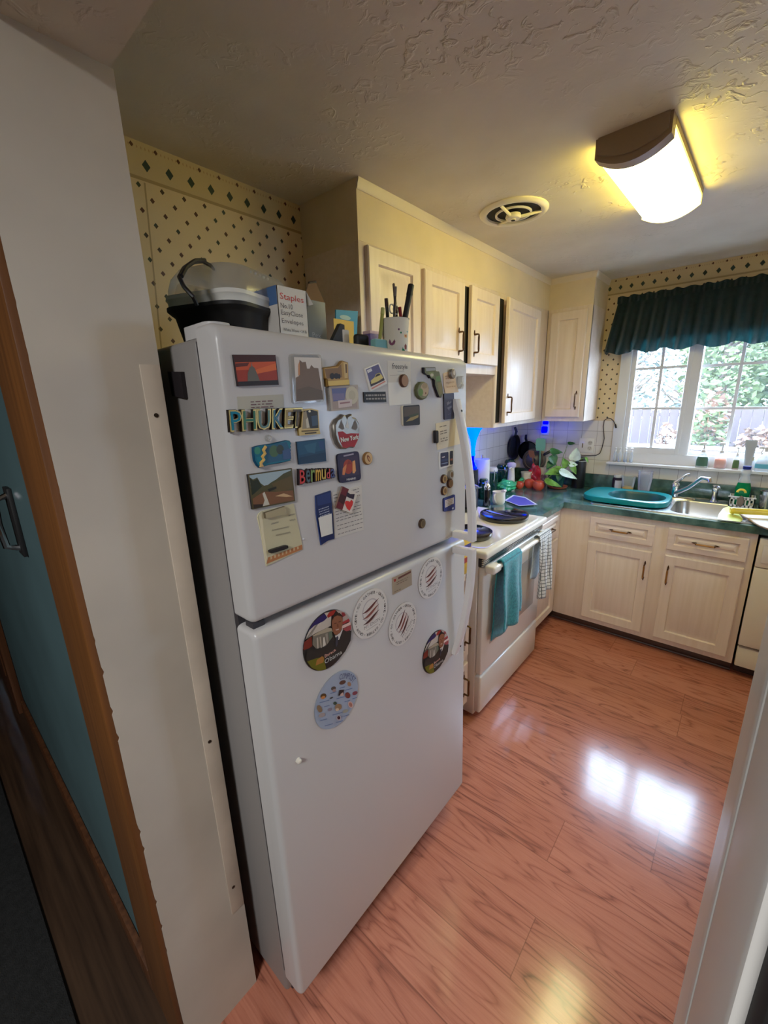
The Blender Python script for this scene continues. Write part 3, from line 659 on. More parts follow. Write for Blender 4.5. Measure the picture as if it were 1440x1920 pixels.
# ================================================================== window valance
t = thing('window_valance', 'dark green gathered valance curtain above the sink window', 'curtain', (1.4, -.08, 1.88))
def val(a, v):
    x = .705+a*1.75; z = 2.228-(2.228-1.885)*v
    ph = x*2*PI/.085+1.3*math.sin(x*7)
    amp = .005+.026*v
    y = -.078-amp*math.sin(ph)-.035*v
    if v > .8: y -= .012*(v-.8)/.2*math.sin(ph*1.7); z += .012*math.sin(ph*.5+1)*(v-.8)/.2
    return (x-.05*v*(1-a)**6, y, z+.004*math.sin(ph*.7)*(1-v))
b = MB().grid(val, 330, 16, M['curtain']); part(b, 'fabric', t)
b = MB().grid(lambda a, v: (.705-.05*v, -.07+a*.066-.035*v*(1-a), 2.222-.335*v+.004*math.sin(a*9)), 6, 10, M['curtain']); part(b, 'side_return', t)
b = MB().grid(lambda a, v: (.70+a*1.76, -.091+.008*math.sin(a*1.76*2*PI/.05), 2.206+.042*v+.005*math.sin(a*140)*v), 300, 3, M['curtain']); part(b, 'heading_ruffle', t)
b = MB().grid(lambda a, v: (.715+a*1.73, -.05, 2.215-.25*v), 8, 4, M['lining']); part(b, 'lining', t)
b = MB().tube([(.71, -.004, 2.21), (.71, -.058, 2.21), (2.45, -.058, 2.21), (2.45, -.004, 2.21)], .0045, M['white'], 8); part(b, 'rod', t)
# ================================================================== refrigerator (leans back a touch on its feet)
FT_ = .0146; FO = Vector((.8554, -3.1322, 0)); FM = frame(FO, (0, 1, 0), (-math.sin(FT_), 0, math.cos(FT_))); FI = FM.inverted()
FS, FU, FN = [FM.to_3x3().col[i] for i in range(3)]; FWID = .8200; ZB, ZS, ZT = .1175, 1.186, 1.7505
def fpx(u, v, n=0.):                    # photo point -> (s, t) on the door face, n in front of it
    w = ray(u, v); p0 = FO+FN*n; q = CAM+w*((p0-CAM).dot(FN)/w.dot(FN)); l = FI @ q; return (l.x, l.y)
t = thing('refrigerator', 'white top-freezer refrigerator covered with magnets', 'refrigerator', (.45, FO.y+FWID/2, 0)); fridge = t
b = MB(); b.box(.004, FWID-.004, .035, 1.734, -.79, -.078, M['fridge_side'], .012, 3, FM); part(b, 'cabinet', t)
b = MB(); b.box(.005, FWID-.006, .13, 1.726, -.0785, -.0635, M['gasket'], 0, 2, FM); part(b, 'gasket', t)
def slab_door(t0, t1, rt, rb, s0, s1, tt_):     # a door pressed from sheet: big rounding along its top edge, small along the bottom and sides
    pr = [(-.064, t0), (-rb, t0)]+[(-rb+rb*math.sin(a), t0+rb-rb*math.cos(a)) for a in [PI/2*k/5 for k in range(1, 6)]]
    pr += [(-rt+rt*math.cos(a)*1., t1-rt+rt*math.sin(a)) for a in [PI/2*k/7 for k in range(8)]]+[(-.064, t1)]
    b = MB(); L = []; R = .013; tm = (t0+t1)/2; ht = (t1-t0)/2
    for s, ins in [(R-R*math.cos(PI/2*k/5), R-R*math.sin(PI/2*k/5)) for k in range(6)]+[(FWID-R+R*math.cos(PI/2*k/5), R-R*math.sin(PI/2*k/5)) for k in range(5, -1, -1)]:
        lo = []
        for n, tt in pr:
            f = (tt-tm)/ht; sh = (s0+(s1-s0)*s/FWID)*((1+f)/2 if tt_ else (1-f)/2)
            lo.append((s, tm+f*(ht-ins*.8)+sh-(.017*s/FWID*(1+f)/2 if not tt_ else 0), max(-.064, n-ins*(1 if n > -.06 else 0))))
        L.append(lo)
    rings(b, L, M['fridge'], FM); return b
fz = part(slab_door(ZS, ZT, .030, .014, .010, -.012, False), 'freezer_door', t)
fd = part(slab_door(ZB, ZS-.020, .016, .016, .010, -.012, True), 'refrigerator_door', t)
b = MB(); b.box(.02, FWID-.02, .03, ZB-.012, -.10, -.075, M['gasket'], .004, 2, FM)
for k in range(5): b.box(.04, FWID-.04, .042+k*.012, .047+k*.012, -.076, -.072, M['blackp'], 0, 2, FM)
part(b, 'kick_grille', t)
b = MB(); b.prism([(q[0], q[1]) for q in rrect(.05, .105, .02, 4, .038, -.095)], 1.734, 1.757, M['fridge'], FM @ Matrix(((1, 0, 0, 0), (0, 0, 1, 0), (0, 1, 0, 0), (0, 0, 0, 1)))); part(b, 'hinge_cover', t)
b = MB(); b.box(.012, .04, ZS-.012, ZS+.002, -.05, -.02, M['gasket'], .002, 2, FM); part(b, 'hinge_pin', t)
for s_ in (.06, FWID-.06):
    b = MB(); b.lathe([(.02, 0), (.022, .012), (.012, .016), (.012, .04)], tuple(FM @ Vector((s_, 0, -.12))), M['blackp'], 12); part(b, 'foot', t)
hs = fpx(872, 1100, .05)[0]+.012
def arc_handle(t0, t1, door, n_end, zb):
    b = MB(); L = []; N = 22
    for i in range(N+1):
        u = i/N; tt = t0+(t1-t0)*u; n = .006+n_end*(1-(1-u)**2.1)
        w = .013; th = .010
        L.append([(hs-w, tt, n-th), (hs+w, tt, n-th), (hs+w, tt, n+th*.6), (hs+w*.6, tt, n+th), (hs-w*.6, tt, n+th), (hs-w, tt, n+th*.6)])
    rings(b, L, M['handle'], FM)
    k = 1 if t1 > t0 else -1
    b.box(hs-.0125, hs+.0125, min(t1-k*.001, t1-k*.024), max(t1-k*.001, t1-k*.024), 0, n_end+.004, M['handle'], .003, 2, FM)
    tp = t0+k*.035; b.lathe([(0, 0), (.004, 0), (.004, .002), (0, .0022)], (0, 0, 0), M['blackm'], 10, FM @ Matrix.Translation((hs, tp, .006+n_end*(1-(1-.035/abs(t1-t0))**2.1)+.009)))
    part(b, 'handle', door)
htop = fpx(862, 748, .01)[1]; hbot = fpx(856, 1224, .01)[1]
arc_handle(htop, ZS-.007, fz, .062, 0); arc_handle(hbot, ZS-.034, fd, .062, 0)
# ------------------------------------------------------------------ things stuck on its doors
def CR(x0, y0, k): return lambda *p: [(x0+a/k, y0+b/k) for a, b in p]
def ell(cx, cy, rx, ry, n=28, a=0., a0=0., a1=2*PI):
    o = []
    full = abs(a1-a0-2*PI) < 1e-6
    for i in range(n if full else n+1):
        t = a0+(a1-a0)*i/n; x = rx*math.cos(t); y = ry*math.sin(t); o.append((cx+x*math.cos(a)-y*math.sin(a), cy+x*math.sin(a)+y*math.cos(a)))
    return o
def st(pts, n): return [fpx(u, v, n) for u, v in pts]
def strip(pts, w):                       # a thin stroke of width w through (s, t) points
    o = []; k = len(pts)
    L = []; R = []
    for i in range(k):
        a = Vector(pts[max(i-1, 0)]); c = Vector(pts[min(i+1, k-1)]); d = (c-a); d = d.normalized() if d.length else Vector((1, 0)); nn = Vector((-d.y, d.x))*w/2
        L.append(tuple(Vector(pts[i])+nn)); R.append(tuple(Vector(pts[i])-nn))
    return L+R[::-1]
def stick(name, lab, cat, poly, th, side, face, layers=(), texts=(), n0=0., group=None, bev=0., extra=None):
    """poly and layers in (s, t); a flat thing on the door, its print on the front"""
    b = MB()
    if bev:
        c = (sum(q[0] for q in poly)/len(poly), sum(q[1] for q in poly)/len(poly)); A = sum(poly[i][0]*poly[(i+1) % len(poly)][1]-poly[(i+1) % len(poly)][0]*poly[i][1] for i in range(len(poly)))
        if A < 0: poly = poly[::-1]
        def shr(k): return [(x+(c[0]-x)*k/max(math.hypot(x-c[0], y-c[1]), 1e-4), y+(c[1]-y)*k/max(math.hypot(x-c[0], y-c[1]), 1e-4)) for x, y in poly]
        rings(b, [[(x, y, n0) for x, y in poly], [(x, y, n0+th-bev) for x, y in poly], [(x, y, n0+th-bev*.3) for x, y in shr(bev*.4)], [(x, y, n0+th) for x, y in shr(bev*1.2)]], side, FM)
        b.prism(shr(bev*1.2), n0+th-.0002, n0+th+.0001, face, FM)
    else: b.prism(poly, n0, n0+th, side, FM, top=face)
    n = n0+th+.0002
    for pl, m in layers:
        A = sum(pl[i][0]*pl[(i+1) % len(pl)][1]-pl[(i+1) % len(pl)][0]*pl[i][1] for i in range(len(pl)))
        if A < 0: pl = pl[::-1]
        b.add([(x, y, n) for x, y in pl], [tuple(range(len(pl)))], m, FM); n += .00012
    for tx, q, m, h in texts: b.text(tx, [FM @ Vector((x, y, n)) for x, y in q], m, h, FN)
    if extra: extra(b, n)
    return one(b, name, lab, cat, group)
def pstick(name, lab, cat, pts, th, side, face, layers=(), texts=(), n0=0., group=None, bev=0., extra=None):
    k = n0+th
    return stick(name, lab, cat, st(pts, k), th, side, face, [(st(p, k), m) for p, m in layers], [(x, st(q, k), m, h) for x, q, m, h in texts], n0, group, bev, extra)
def rquad(q, r=.12, n=3):                # rounded quad in px
    o = []
    for i in range(4):
        p = Vector(q[i]); a = Vector(q[i-1]); c = Vector(q[(i+1) % 4])
        for k in range(n+1):
            t = k/n; A = p+(a-p)*r*(1-t); B = p+(c-p)*r*t; o.append(tuple(p+((a-p)*(1-t)**2+(c-p)*t**2)*r))
    return o
def lerp(q, a, b):                       # point inside a px quad tl, tr, br, bl
    t = Vector(q[0])*(1-a)+Vector(q[1])*a; u = Vector(q[3])*(1-a)+Vector(q[2])*a; return tuple(t*(1-b)+u*b)
def sub(q, *ab): return [lerp(q, a, b) for a, b in ab]
def rows(q, a0, a1, bs, m, h=.02, seed=1):   # faint lines of writing
    rd = random.Random(seed); o = []
    for b_ in bs:
        a = a0
        while a < a1-.03:
            l = rd.uniform(.05, .16); e = min(a+l, a1); o.append((sub(q, (a, b_-h), (e, b_-h), (e, b_+h), (a, b_+h)), m)); a = e+.03
    return o
mag = 'magnets on the freezer door'
CA = CR(400, 620, 4.8); CB = CR(620, 640, 5.143); CDD = CR(440, 820, 4.8); CG = CR(540, 1020, 4.235); CHH = CR(800, 780, 9.6); CK = CR(560, 1135, 13.09); CJ = CR(655, 1095, 10.286); CC = CR(580, 1250, 14.4); CF = CR(780, 660, 9.6); CQ = CR(780, 960, 6.4)
INK = P(34, 30, 32); WHT = P(226, 222, 214); 
q = CA((178, 215), (560, 218), (590, 487), (218, 500))
pstick('photo_magnet', 'dark photo magnet with an orange sunset and grey dome, top left of the freezer door', 'magnet', q, .004, INK, P(58, 26, 22), [
    (sub(q, (.02, .25), (.98, .22), (.98, .55), (.02, .6)), P(196, 78, 36)), (sub(q, (.02, .5), (.98, .45), (.98, .86), (.02, .88)), P(150, 50, 32)), (sub(q, (.45, .5), (.98, .28), (.98, .5), (.5, .62)), P(216, 100, 44)), (sub(q, (.02, .28), (.35, .26), (.3, .36), (.02, .4)), P(88, 40, 34)),
    (sub(q, (.25, .9), (.28, .6), (.34, .42), (.40, .36), (.46, .42), (.5, .6), (.56, .9)), P(96, 92, 84)), (sub(q, (.385, .38), (.40, .22), (.415, .38)), P(120, 116, 108)), (sub(q, (0.02, .86), (.98, .84), (.98, .98), (.02, .98)), P(34, 26, 26))], group=mag)
q = CA((695, 205), (975, 215), (1003, 640), (720, 660))
pstick('photo_frame_magnet', 'clear acrylic frame magnet holding a cut-out of brown towers', 'magnet', rquad(q, .1), .008, M['acrylic'], M['acrylic'], [
    (sub(q, (.1, .07), (.97, .07), (.95, .96), (.12, .96)), P(214, 206, 196)), (sub(q, (.1, .95), (.12, .48), (.22, .45), (.25, .42), (.27, .12), (.36, .17), (.47, .16), (.5, .3), (.58, .3), (.64, .22), (.72, .28), (.86, .29), (.93, .75), (.95, .95)), P(112, 92, 76)), (sub(q, (.2, .45), (.22, .22), (.27, .15), (.26, .42)), P(190, 130, 84)), (sub(q, (.12, .95), (.14, .72), (.5, .66), (.94, .76), (.95, .95)), P(96, 82, 68))], group=mag)
q = CA((990, 320), (1175, 330), (1222, 440), (1010, 470))
pstick('cart_magnet', 'gold wooden bench magnet with tiny dark figures', 'magnet', CA((988, 335), (1130, 312), (1165, 268), (1215, 285), (1222, 430), (1230, 490), (1032, 502), (1025, 440), (1000, 425)), .010, P(128, 96, 44), P(176, 138, 70), [
    (CA((1000, 345), (1120, 335), (1150, 300), (1160, 420), (1020, 432)), P(122, 92, 58)), (CA((1030, 455), (1222, 440), (1226, 485), (1036, 498)), P(216, 184, 92)), (CA((1170, 285), (1205, 290), (1208, 425), (1180, 430)), P(206, 176, 110)), (CA((1185, 300), (1200, 302), (1202, 380), (1190, 382)), P(96, 66, 40)),
    (ell(*CA((1068, 410))[0], 4.2, 6), INK), (ell(*CA((1105, 408))[0], 5, 5.4), INK), (ell(*CA((1130, 412))[0], 2.6, 4.6), INK)], group=mag, bev=.002)
q = CA((1040, 500), (1300, 485), (1312, 705), (1062, 725))
pstick('stone_magnet', 'clear rectangular magnet with a blue sky and a round pale stone', 'magnet', q, .007, M['acrylic'], P(176, 164, 150), [
    (sub(q, (.06, .08), (.94, .08), (.94, .94), (.06, .94)), P(164, 148, 138)), (sub(q, (.08, .1), (.6, .1), (.5, .6), (.1, .62)), P(96, 102, 150)), (sub(q, (.1, .3), (.5, .32), (.5, .55), (.1, .58)), P(120, 112, 150)), ([lerp(q, .77+.22*math.cos(a*.26), .42+.36*math.sin(a*.26)) for a in range(24)], P(198, 190, 164)), ([lerp(q, .77+.12*math.cos(a*.26), .42+.2*math.sin(a*.26)) for a in range(24)], P(184, 176, 150)), (sub(q, (.26, .6), (.76, .58), (.74, .86), (.26, .9)), P(206, 190, 186)), (sub(q, (.32, .68), (.68, .66), (.68, .72), (.32, .75)), P(150, 112, 116))], group=mag)
q = CA((215, 595), (630, 572), (637, 692), (222, 712))
pstick('business_card', 'small grey card with centred dark lettering tucked above the colourful letter magnet', 'card', q, .0008, P(176, 172, 158), P(180, 176, 160), rows(q, .28, .76, (.45, .66, .88), P(112, 84, 86), .045, 3))
# PHUKET letters
def letters(name, lab, word, tops, bots, xs, cols, rim, th, grp, tilt=0):
    b = MB()
    for i, ch in enumerate(word):
        f0, f1 = xs[i]
        def e(L, f): return (L[0][0]+(L[1][0]-L[0][0])*f, L[0][1]+(L[1][1]-L[0][1])*f)
        tp = tops[i] if isinstance(tops[0], list) else tops
        Q = [e(bots, f0), e(bots, f1), e(tp, f1), e(tp, f0)]
        k = st(Q, th); cx = sum(p[0] for p in k)/4; cy = sum(p[1] for p in k)/4
        g = [(cx+(x-cx)*1.22, cy+(y-cy)*1.12) for x, y in k]
        b.text(ch, [FM @ Vector((x, y, 0)) for x, y in g], rim[0], th*.75, FN, off=.035)
        b.text(ch, [FM @ Vector((x, y, th*.75)) for x, y in [(cx+(x-cx)*1.14, cy+(y-cy)*1.07) for x, y in k]], rim[1], th*.15, FN, off=.02)
        b.text(ch, [FM @ Vector((x, y, th*.9)) for x, y in [(cx+(x-cx)*.9, cy+(y-cy)*.93) for x, y in k]], cols[i], th*.1, FN)
    return one(b, name, lab, 'magnet', grp)
gold = mat('gold_rim', (150, 126, 66), .35, .6)
TQ = [P(24, 110, 136), P(54, 104, 82), P(92, 124, 120), P(60, 106, 130), P(150, 132, 84), P(70, 62, 50)]
letters('letter_magnet', 'colourful gold-rimmed place-name letter magnet at the left of the freezer door', 'PHUKET', CA((150, 722), (800, 700)), CA((165, 905), (790, 866)), [(0, .155), (.175, .36), (.39, .56), (.60, .745), (.775, .885), (.875, 1.0)], TQ, (P(26, 20, 18), gold), .009, mag)
b_ = CA((805, 708), (880, 700), (945, 716), (955, 880), (965, 930), (775, 945), (768, 880), (790, 870))
pstick('plaque_magnet', 'small gold plaque magnet with a waterfall picture beside the letter magnet', 'magnet', b_, .006, gold, P(206, 180, 112), [
    (CA((812, 722), (880, 712), (938, 726), (946, 876), (800, 884)), P(46, 44, 42)), (CA((812, 735), (835, 720), (850, 800), (872, 880), (800, 884)), P(150, 138, 112)), (CA((880, 770), (935, 760), (940, 850), (890, 860)), P(64, 78, 96)), (ell(*CA((865, 726))[0], 2.2, 2), P(222, 214, 180)), (CA((830, 800), (850, 780), (862, 870), (838, 876)), P(196, 190, 168)),
    (CA((790, 900), (945, 890), (946, 900), (792, 910)), P(92, 76, 44)), (CA((820, 920), (925, 910), (926, 922), (822, 932)), P(72, 58, 36))], group=mag)
def button(name, lab, c, rx, th, side, face, group=mag, layers=(), n0=0., bev=.002):
    s_, t_ = fpx(c[0], c[1], n0+th); r = abs(fpx(c[0], c[1]+rx, n0+th)[1]-t_)
    return stick(name, lab, 'magnet', ell(s_, t_, r, r, 28), th, side, face, [(ell(s_+dx*r, t_+dy*r, k*r, k2*r, 20, a), m) for dx, dy, k, k2, a, m in layers], (), n0, group, min(bev, th*.45))
button('hook_magnet', 'small clear round magnet just below the letter magnet', CA((505, 968))[0], 6.6, .006, M['clearw'], M['clearw'])
w_ = [(360, 1050), (385, 1040), (430, 1030), (520, 1018), (600, 1000), (660, 985), (690, 990)]+[(695+8*(i % 2), 1000+i*15) for i in range(11)]+[(700, 1170), (600, 1195), (500, 1210), (440, 1230), (415, 1236), (395, 1215), (370, 1170), (362, 1100)]
pstick('island_magnet', 'turquoise wavy-edged magnet with raised gold lettering', 'magnet', CA(*w_), .006, P(20, 62, 92), P(34, 104, 130), [
    (CA((470, 1040), (660, 1000), (690, 1080), (700, 1155), (480, 1195)), P(42, 84, 116)), (ell(*CA((545, 1085))[0], 9, 11), P(70, 98, 70)), (ell(*CA((600, 1070))[0], 7, 9), P(52, 62, 58)), (CA((620, 1080), (690, 1060), (700, 1150), (630, 1160)), P(58, 82, 128)), (ell(*CA((395, 1080))[0], 6, 7), P(60, 130, 110)), (CA((385, 1140), (430, 1130), (440, 1200), (410, 1220)), P(36, 118, 140))],
    extra=lambda b, n: [b.tube([FM @ Vector((*fpx(*p, .007), .007)) for p in CA((472, 1042), (450, 1075), (465, 1105), (440, 1135), (455, 1160), (428, 1190), (432, 1222))], .0032, P(206, 168, 84), 6), b.prism(st(CA((418, 1228), (430, 1188), (450, 1222)), .008), .006, .010, P(206, 168, 104), FM)], group=mag, bev=.0015)
q = CA((750, 1000), (1003, 970), (1018, 1175), (770, 1205))
pstick('photo_magnet', 'plain deep-blue underwater photo magnet left of the apple magnet', 'magnet', q, .004, P(24, 30, 44), P(30, 62, 92), [(sub(q, (.03, .04), (.97, .04), (.97, .5), (.03, .6)), P(34, 74, 106)), (sub(q, (.25, .2), (.7, .12), (.6, .6), (.35, .5)), P(44, 88, 118)), (sub(q, (.03, .7), (.97, .6), (.97, .96), (.03, .96)), P(26, 52, 80)), (sub(q, (.75, .1), (.95, .1), (.95, .5), (.8, .4)), P(40, 66, 112))], group=mag)
ap = [(1086, 850), (1110, 800), (1150, 775), (1165, 752), (1190, 758), (1200, 785), (1215, 760), (1250, 748), (1255, 775), (1290, 785), (1315, 830), (1322, 890), (1312, 950), (1290, 1020), (1270, 1055), (1235, 1048), (1200, 1066), (1155, 1064), (1120, 1020), (1095, 950)]
silver = mat('pewter', (126, 121, 113), .36, .8)
pstick('apple_magnet', 'pewter apple magnet with a red band of white lettering', 'magnet', CA(*ap), .010, silver, silver, [
    (CA((1118, 910), (1165, 905), (1200, 930), (1240, 922), (1312, 925), (1302, 980), (1270, 1046), (1235, 1042), (1200, 1056), (1165, 1050), (1135, 985)), P(150, 22, 30)), (CA((1125, 870), (1150, 800), (1180, 880), (1160, 895)), P(96, 88, 78)), (CA((1190, 870), (1205, 800), (1222, 880)), P(210, 206, 198)), (CA((1240, 880), (1275, 800), (1300, 870), (1280, 900)), P(104, 96, 86))],
    [('New York', CA((1150, 1006), (1300, 975), (1300, 935), (1142, 962)), WHT, .0012)], group=mag, bev=.004)
q = CA((1113, 1112), (1310, 1082), (1332, 1342), (1138, 1375))
pstick('coaster_magnet', 'dark blue rounded square magnet with an orange-red lobster and letters below', 'magnet', rquad(q, .13), .005, P(22, 22, 38), P(36, 30, 60), [
    (sub(q, (.1, .16), (.92, .14), (.92, .8), (.1, .82)), P(52, 40, 66)), ([lerp(q, .45+.22*math.cos(a*.3), .48+.25*math.sin(a*.3)) for a in range(21)], P(150, 52, 30)), (sub(q, (.15, .72), (.2, .5), (.38, .38), (.36, .5), (.25, .74)), P(206, 122, 70)), (sub(q, (.62, .72), (.66, .32), (.78, .3), (.78, .66), (.7, .74)), P(216, 148, 84)), (sub(q, (.4, .4), (.5, .24), (.6, .4)), P(124, 44, 32)), (sub(q, (.28, .07), (.74, .05), (.74, .1), (.28, .12)), P(150, 140, 160))],
    [('MAINE', [lerp(q, .32, .945), lerp(q, .74, .945), lerp(q, .74, .875), lerp(q, .32, .875)], P(206, 200, 206), .0004)], group=mag)
cols = [P(190, 52, 50), P(70, 96, 108), P(120, 150, 74), P(208, 160, 52), P(196, 166, 72), P(190, 60, 66), P(64, 72, 120)]
letters('letter_magnet', 'small multicoloured island-name letter magnet below the deep-blue photo magnet', 'Bermuda', CDD((585, 292), (905, 280)), CDD((588, 425), (905, 362)), [(0, .16), (.18, .30), (.32, .43), (.45, .60), (.62, .74), (.76, .86), (.875, 1.0)], cols, (P(30, 24, 26), P(58, 40, 40)), .008, mag)
q = CDD((118, 335), (515, 278), (545, 575), (160, 650))
pstick('photo_magnet', 'photo magnet of a wooded valley and stream, lower left of the freezer door', 'magnet', q, .005, INK, P(78, 70, 40), [
    (sub(q, (.03, .03), (.97, .03), (.97, .35), (.03, .4)), P(156, 176, 188)), (sub(q, (.03, .5), (.03, .08), (.1, .16), (.2, .12), (.26, .3), (.36, .42), (.5, .32), (.62, .26), (.8, .12), (.97, .06), (.97, .6)), P(70, 68, 38)), (sub(q, (.03, .1), (.1, .2), (.2, .16), (.28, .4), (.1, .55), (.03, .6)), P(34, 40, 26)), (sub(q, (.5, .36), (.97, .22), (.97, .6), (.6, .66)), P(86, 72, 40)), (sub(q, (.03, .7), (.3, .55), (.6, .62), (.97, .66), (.97, .96), (.03, .96)), P(112, 74, 46)), (sub(q, (.27, .6), (.32, .56), (.36, .75), (.4, .95), (.24, .96), (.3, .8)), P(196, 192, 176)), (sub(q, (.55, .74), (.75, .7), (.95, .84), (.8, .82)), P(190, 156, 110)), (sub(q, (.03, .86), (.25, .9), (.24, .97), (.03, .97)), P(44, 34, 28)), (sub(q, (.4, .5), (.6, .46), (.6, .52), (.42, .58)), P(34, 34, 26))], group=mag)
wood = P(176, 134, 82); wooda = P(200, 164, 110)
button('round_magnet', 'round pale wooden magnet right of the lobster magnet', CA((1398, 1150))[0], 12.2, .006, P(120, 84, 44), wooda, layers=[(0, 0, .3, .6, .5, P(112, 62, 36)), (.1, -.1, .12, .4, .5, P(200, 150, 90))])
q = CB((328, 262), (465, 203), (548, 405), (388, 482))
pstick('photo_magnet', 'tilted white-bordered photo magnet of a pale sports car', 'magnet', q, .004, WHT, WHT, [
    (sub(q, (.06, .06), (.92, .06), (.92, .82), (.06, .82)), P(86, 84, 128)), (sub(q, (.1, .1), (.4, .1), (.42, .22), (.1, .24)), P(214, 210, 214)), (sub(q, (.06, .62), (.92, .6), (.92, .82), (.06, .82)), P(60, 50, 52)), (sub(q, (.12, .72), (.16, .58), (.42, .52), (.55, .42), (.78, .42), (.86, .54), (.88, .7), (.5, .74)), P(214, 196, 112)), (sub(q, (.44, .53), (.56, .44), (.76, .44), (.8, .53)), P(44, 40, 44)), (sub(q, (.06, .88), (.92, .84), (.92, .9), (.06, .94)), P(206, 130, 112))], group=mag)
q = CB((318, 488), (530, 485), (538, 585), (325, 590))
pstick('text_magnet', 'black strip magnet with two lines of grey lettering below the car photo magnet', 'magnet', q, .003, INK, P(24, 22, 24), rows(q, .08, .95, (.33, .66), P(150, 144, 138), .08, 8), group=mag)
q1 = CB((548, 185), (770, 195), (772, 400), (555, 400)); q2 = CB((553, 398), (772, 388), (777, 600), (570, 622))
b = MB()
pstick('note_card', 'white appointment card with a cursive heading held by a round magnet', 'card', q1, .001, P(208, 202, 190), P(206, 200, 188), [(sub(q1, (.08, .66), (.6, .62), (.6, .635), (.08, .675)), P(130, 124, 118)), (sub(q1, (.42, .46), (.72, .46), (.72, .48), (.42, .48)), P(150, 146, 142))], [('freestyle', [lerp(q1, .18, .46), lerp(q1, .86, .42), lerp(q1, .86, .14), lerp(q1, .2, .1)], P(30, 30, 46), 0)])
pstick('note_card', 'blank white slip of paper just under the cursive appointment card', 'card', q2, .0016, P(224, 220, 210), P(226, 222, 212))
button('round_magnet', 'dark-rimmed round wooden magnet pinning the cursive appointment card', CB((718, 380))[0], 12.4, .007, P(70, 42, 28), P(150, 112, 80), n0=.0018)
poly = [(830, 470), (842, 420), (872, 390), (905, 387), (935, 405), (952, 450), (948, 510), (925, 550), (890, 565), (862, 552), (838, 520)]
pstick('stone_magnet', 'rounded olive stone magnet with a pale centre left of the state-shaped magnet', 'magnet', CB(*poly), .009, P(82, 84, 54), P(112, 112, 76), [(ell(*CB((905, 465))[0], 7.5, 12.5), P(176, 152, 116)), (ell(*CB((868, 490))[0], 4.5, 7), P(96, 124, 50)), (ell(*CB((915, 500))[0], 1.2, 2), P(112, 62, 40)), (ell(*CB((905, 430))[0], 5, 5), P(150, 128, 88))], group=mag, bev=.003)
fl = [(903, 250), (1012, 248), (1018, 286), (1050, 288), (1062, 340), (1082, 440), (1086, 500), (1072, 542), (1050, 540), (1030, 490), (1008, 430), (1003, 372), (985, 352), (966, 356), (950, 322), (925, 318), (905, 300)]
pstick('state_magnet', 'green and brown peninsula-shaped magnet near the top right of the freezer door', 'magnet', CB(*fl), .009, P(30, 26, 34), P(96, 98, 62), [(CB((915, 258), (1008, 256), (1012, 280), (920, 288)), P(150, 150, 152)), (CB((940, 300), (990, 295), (1000, 345), (965, 345)), P(116, 124, 72)), (CB((1012, 340), (1055, 330), (1062, 380), (1020, 390)), P(92, 122, 64)), (CB((1025, 400), (1066, 395), (1078, 500), (1050, 520)), P(118, 108, 62)), (ell(*CB((975, 325))[0], 3, 3), P(186, 178, 150))], group=mag, bev=.002)
q = CB((1088, 300), (1190, 288), (1235, 490), (1102, 505))
def curl(b, n): pass
pstick('paper_slip', 'curled peach paper slip pinned at the top right of the freezer door', 'paper', CB((1088, 310), (1120, 298), (1190, 290), (1215, 420), (1236, 490), (1180, 496), (1130, 508), (1106, 500), (1092, 430)), .002, P(214, 184, 140), P(218, 188, 146), rows(q, .12, .8, (.2, .3, .5, .7), P(184, 148, 110), .03, 4))
button('clip_magnet', 'shiny round clip magnet pinning the peach paper slip', CB((1187, 312))[0], 9.5, .010, silver, P(126, 108, 84), n0=.0022, layers=[(.2, .2, .4, .5, 0, P(206, 194, 172))])
q = CB((1230, 335), (1285, 335), (1283, 455), (1232, 460))
pstick('hook_magnet', 'clear plastic hook magnet near the door edge beside the peach paper slip', 'magnet', rquad(q, .2), .006, M['clearw'], M['clearw'], extra=lambda b, n: b.tube([FM @ Vector((*fpx(*p, .012), .012)) for p in CB((1240, 425), (1258, 400), (1278, 420), (1262, 442))], .003, M['clearw'], 6), group=mag)
q = CB((1094, 503), (1190, 498), (1192, 745), (1098, 757))
pstick('text_magnet', 'tall slate-blue magnet with faint grey script under the peach slip', 'magnet', rquad(q, .06), .004, P(36, 36, 52), P(66, 66, 86), [(sub(q, (.25, .36), (.45, .3), (.5, .36), (.7, .3), (.72, .36), (.3, .46)), P(112, 112, 128)), (sub(q, (.25, .55), (.75, .48), (.75, .56), (.5, .6), (.48, .68), (.4, .62)), P(112, 112, 128)), (sub(q, (.35, .8), (.65, .78), (.65, .79), (.35, .815)), P(96, 96, 112))], group=mag)
q = CB((697, 622), (858, 610), (862, 806), (702, 816))
pstick('photo_magnet', 'dark square photo magnet with a cream upper edge in the middle of the freezer door', 'magnet', rquad(q, .08), .006, P(206, 196, 172), P(34, 32, 36), [(sub(q, (.05, .07), (.95, .07), (.95, .5), (.05, .55)), P(78, 66, 54)), (sub(q, (.15, .8), (.4, .62), (.92, .5), (.9, .62), (.55, .75)), P(150, 130, 78)), (sub(q, (.3, .5), (.9, .4), (.9, .5), (.4, .62)), P(60, 66, 44))], group=mag)
q = CF((358, 1290), (790, 1185), (840, 1640), (385, 1765))
pstick('note_paper', 'cream note sheet with small writing held beside the door handle', 'paper', q, .0015, M['paperc'], M['paperc'], rows(q, .14, .42, (.16, .34, .43, .62, .71), P(126, 112, 92), .018, 5))
q = CF((355, 1415), (410, 1408), (412, 1640), (362, 1642))
pstick('clip_magnet', 'black bar clip magnet on the left edge of the cream note sheet', 'magnet', rquad(q, .2), .009, INK, INK, n0=.0015, group=mag, bev=.002)
q = CHH((225, 648), (482, 618), (482, 880), (232, 965))
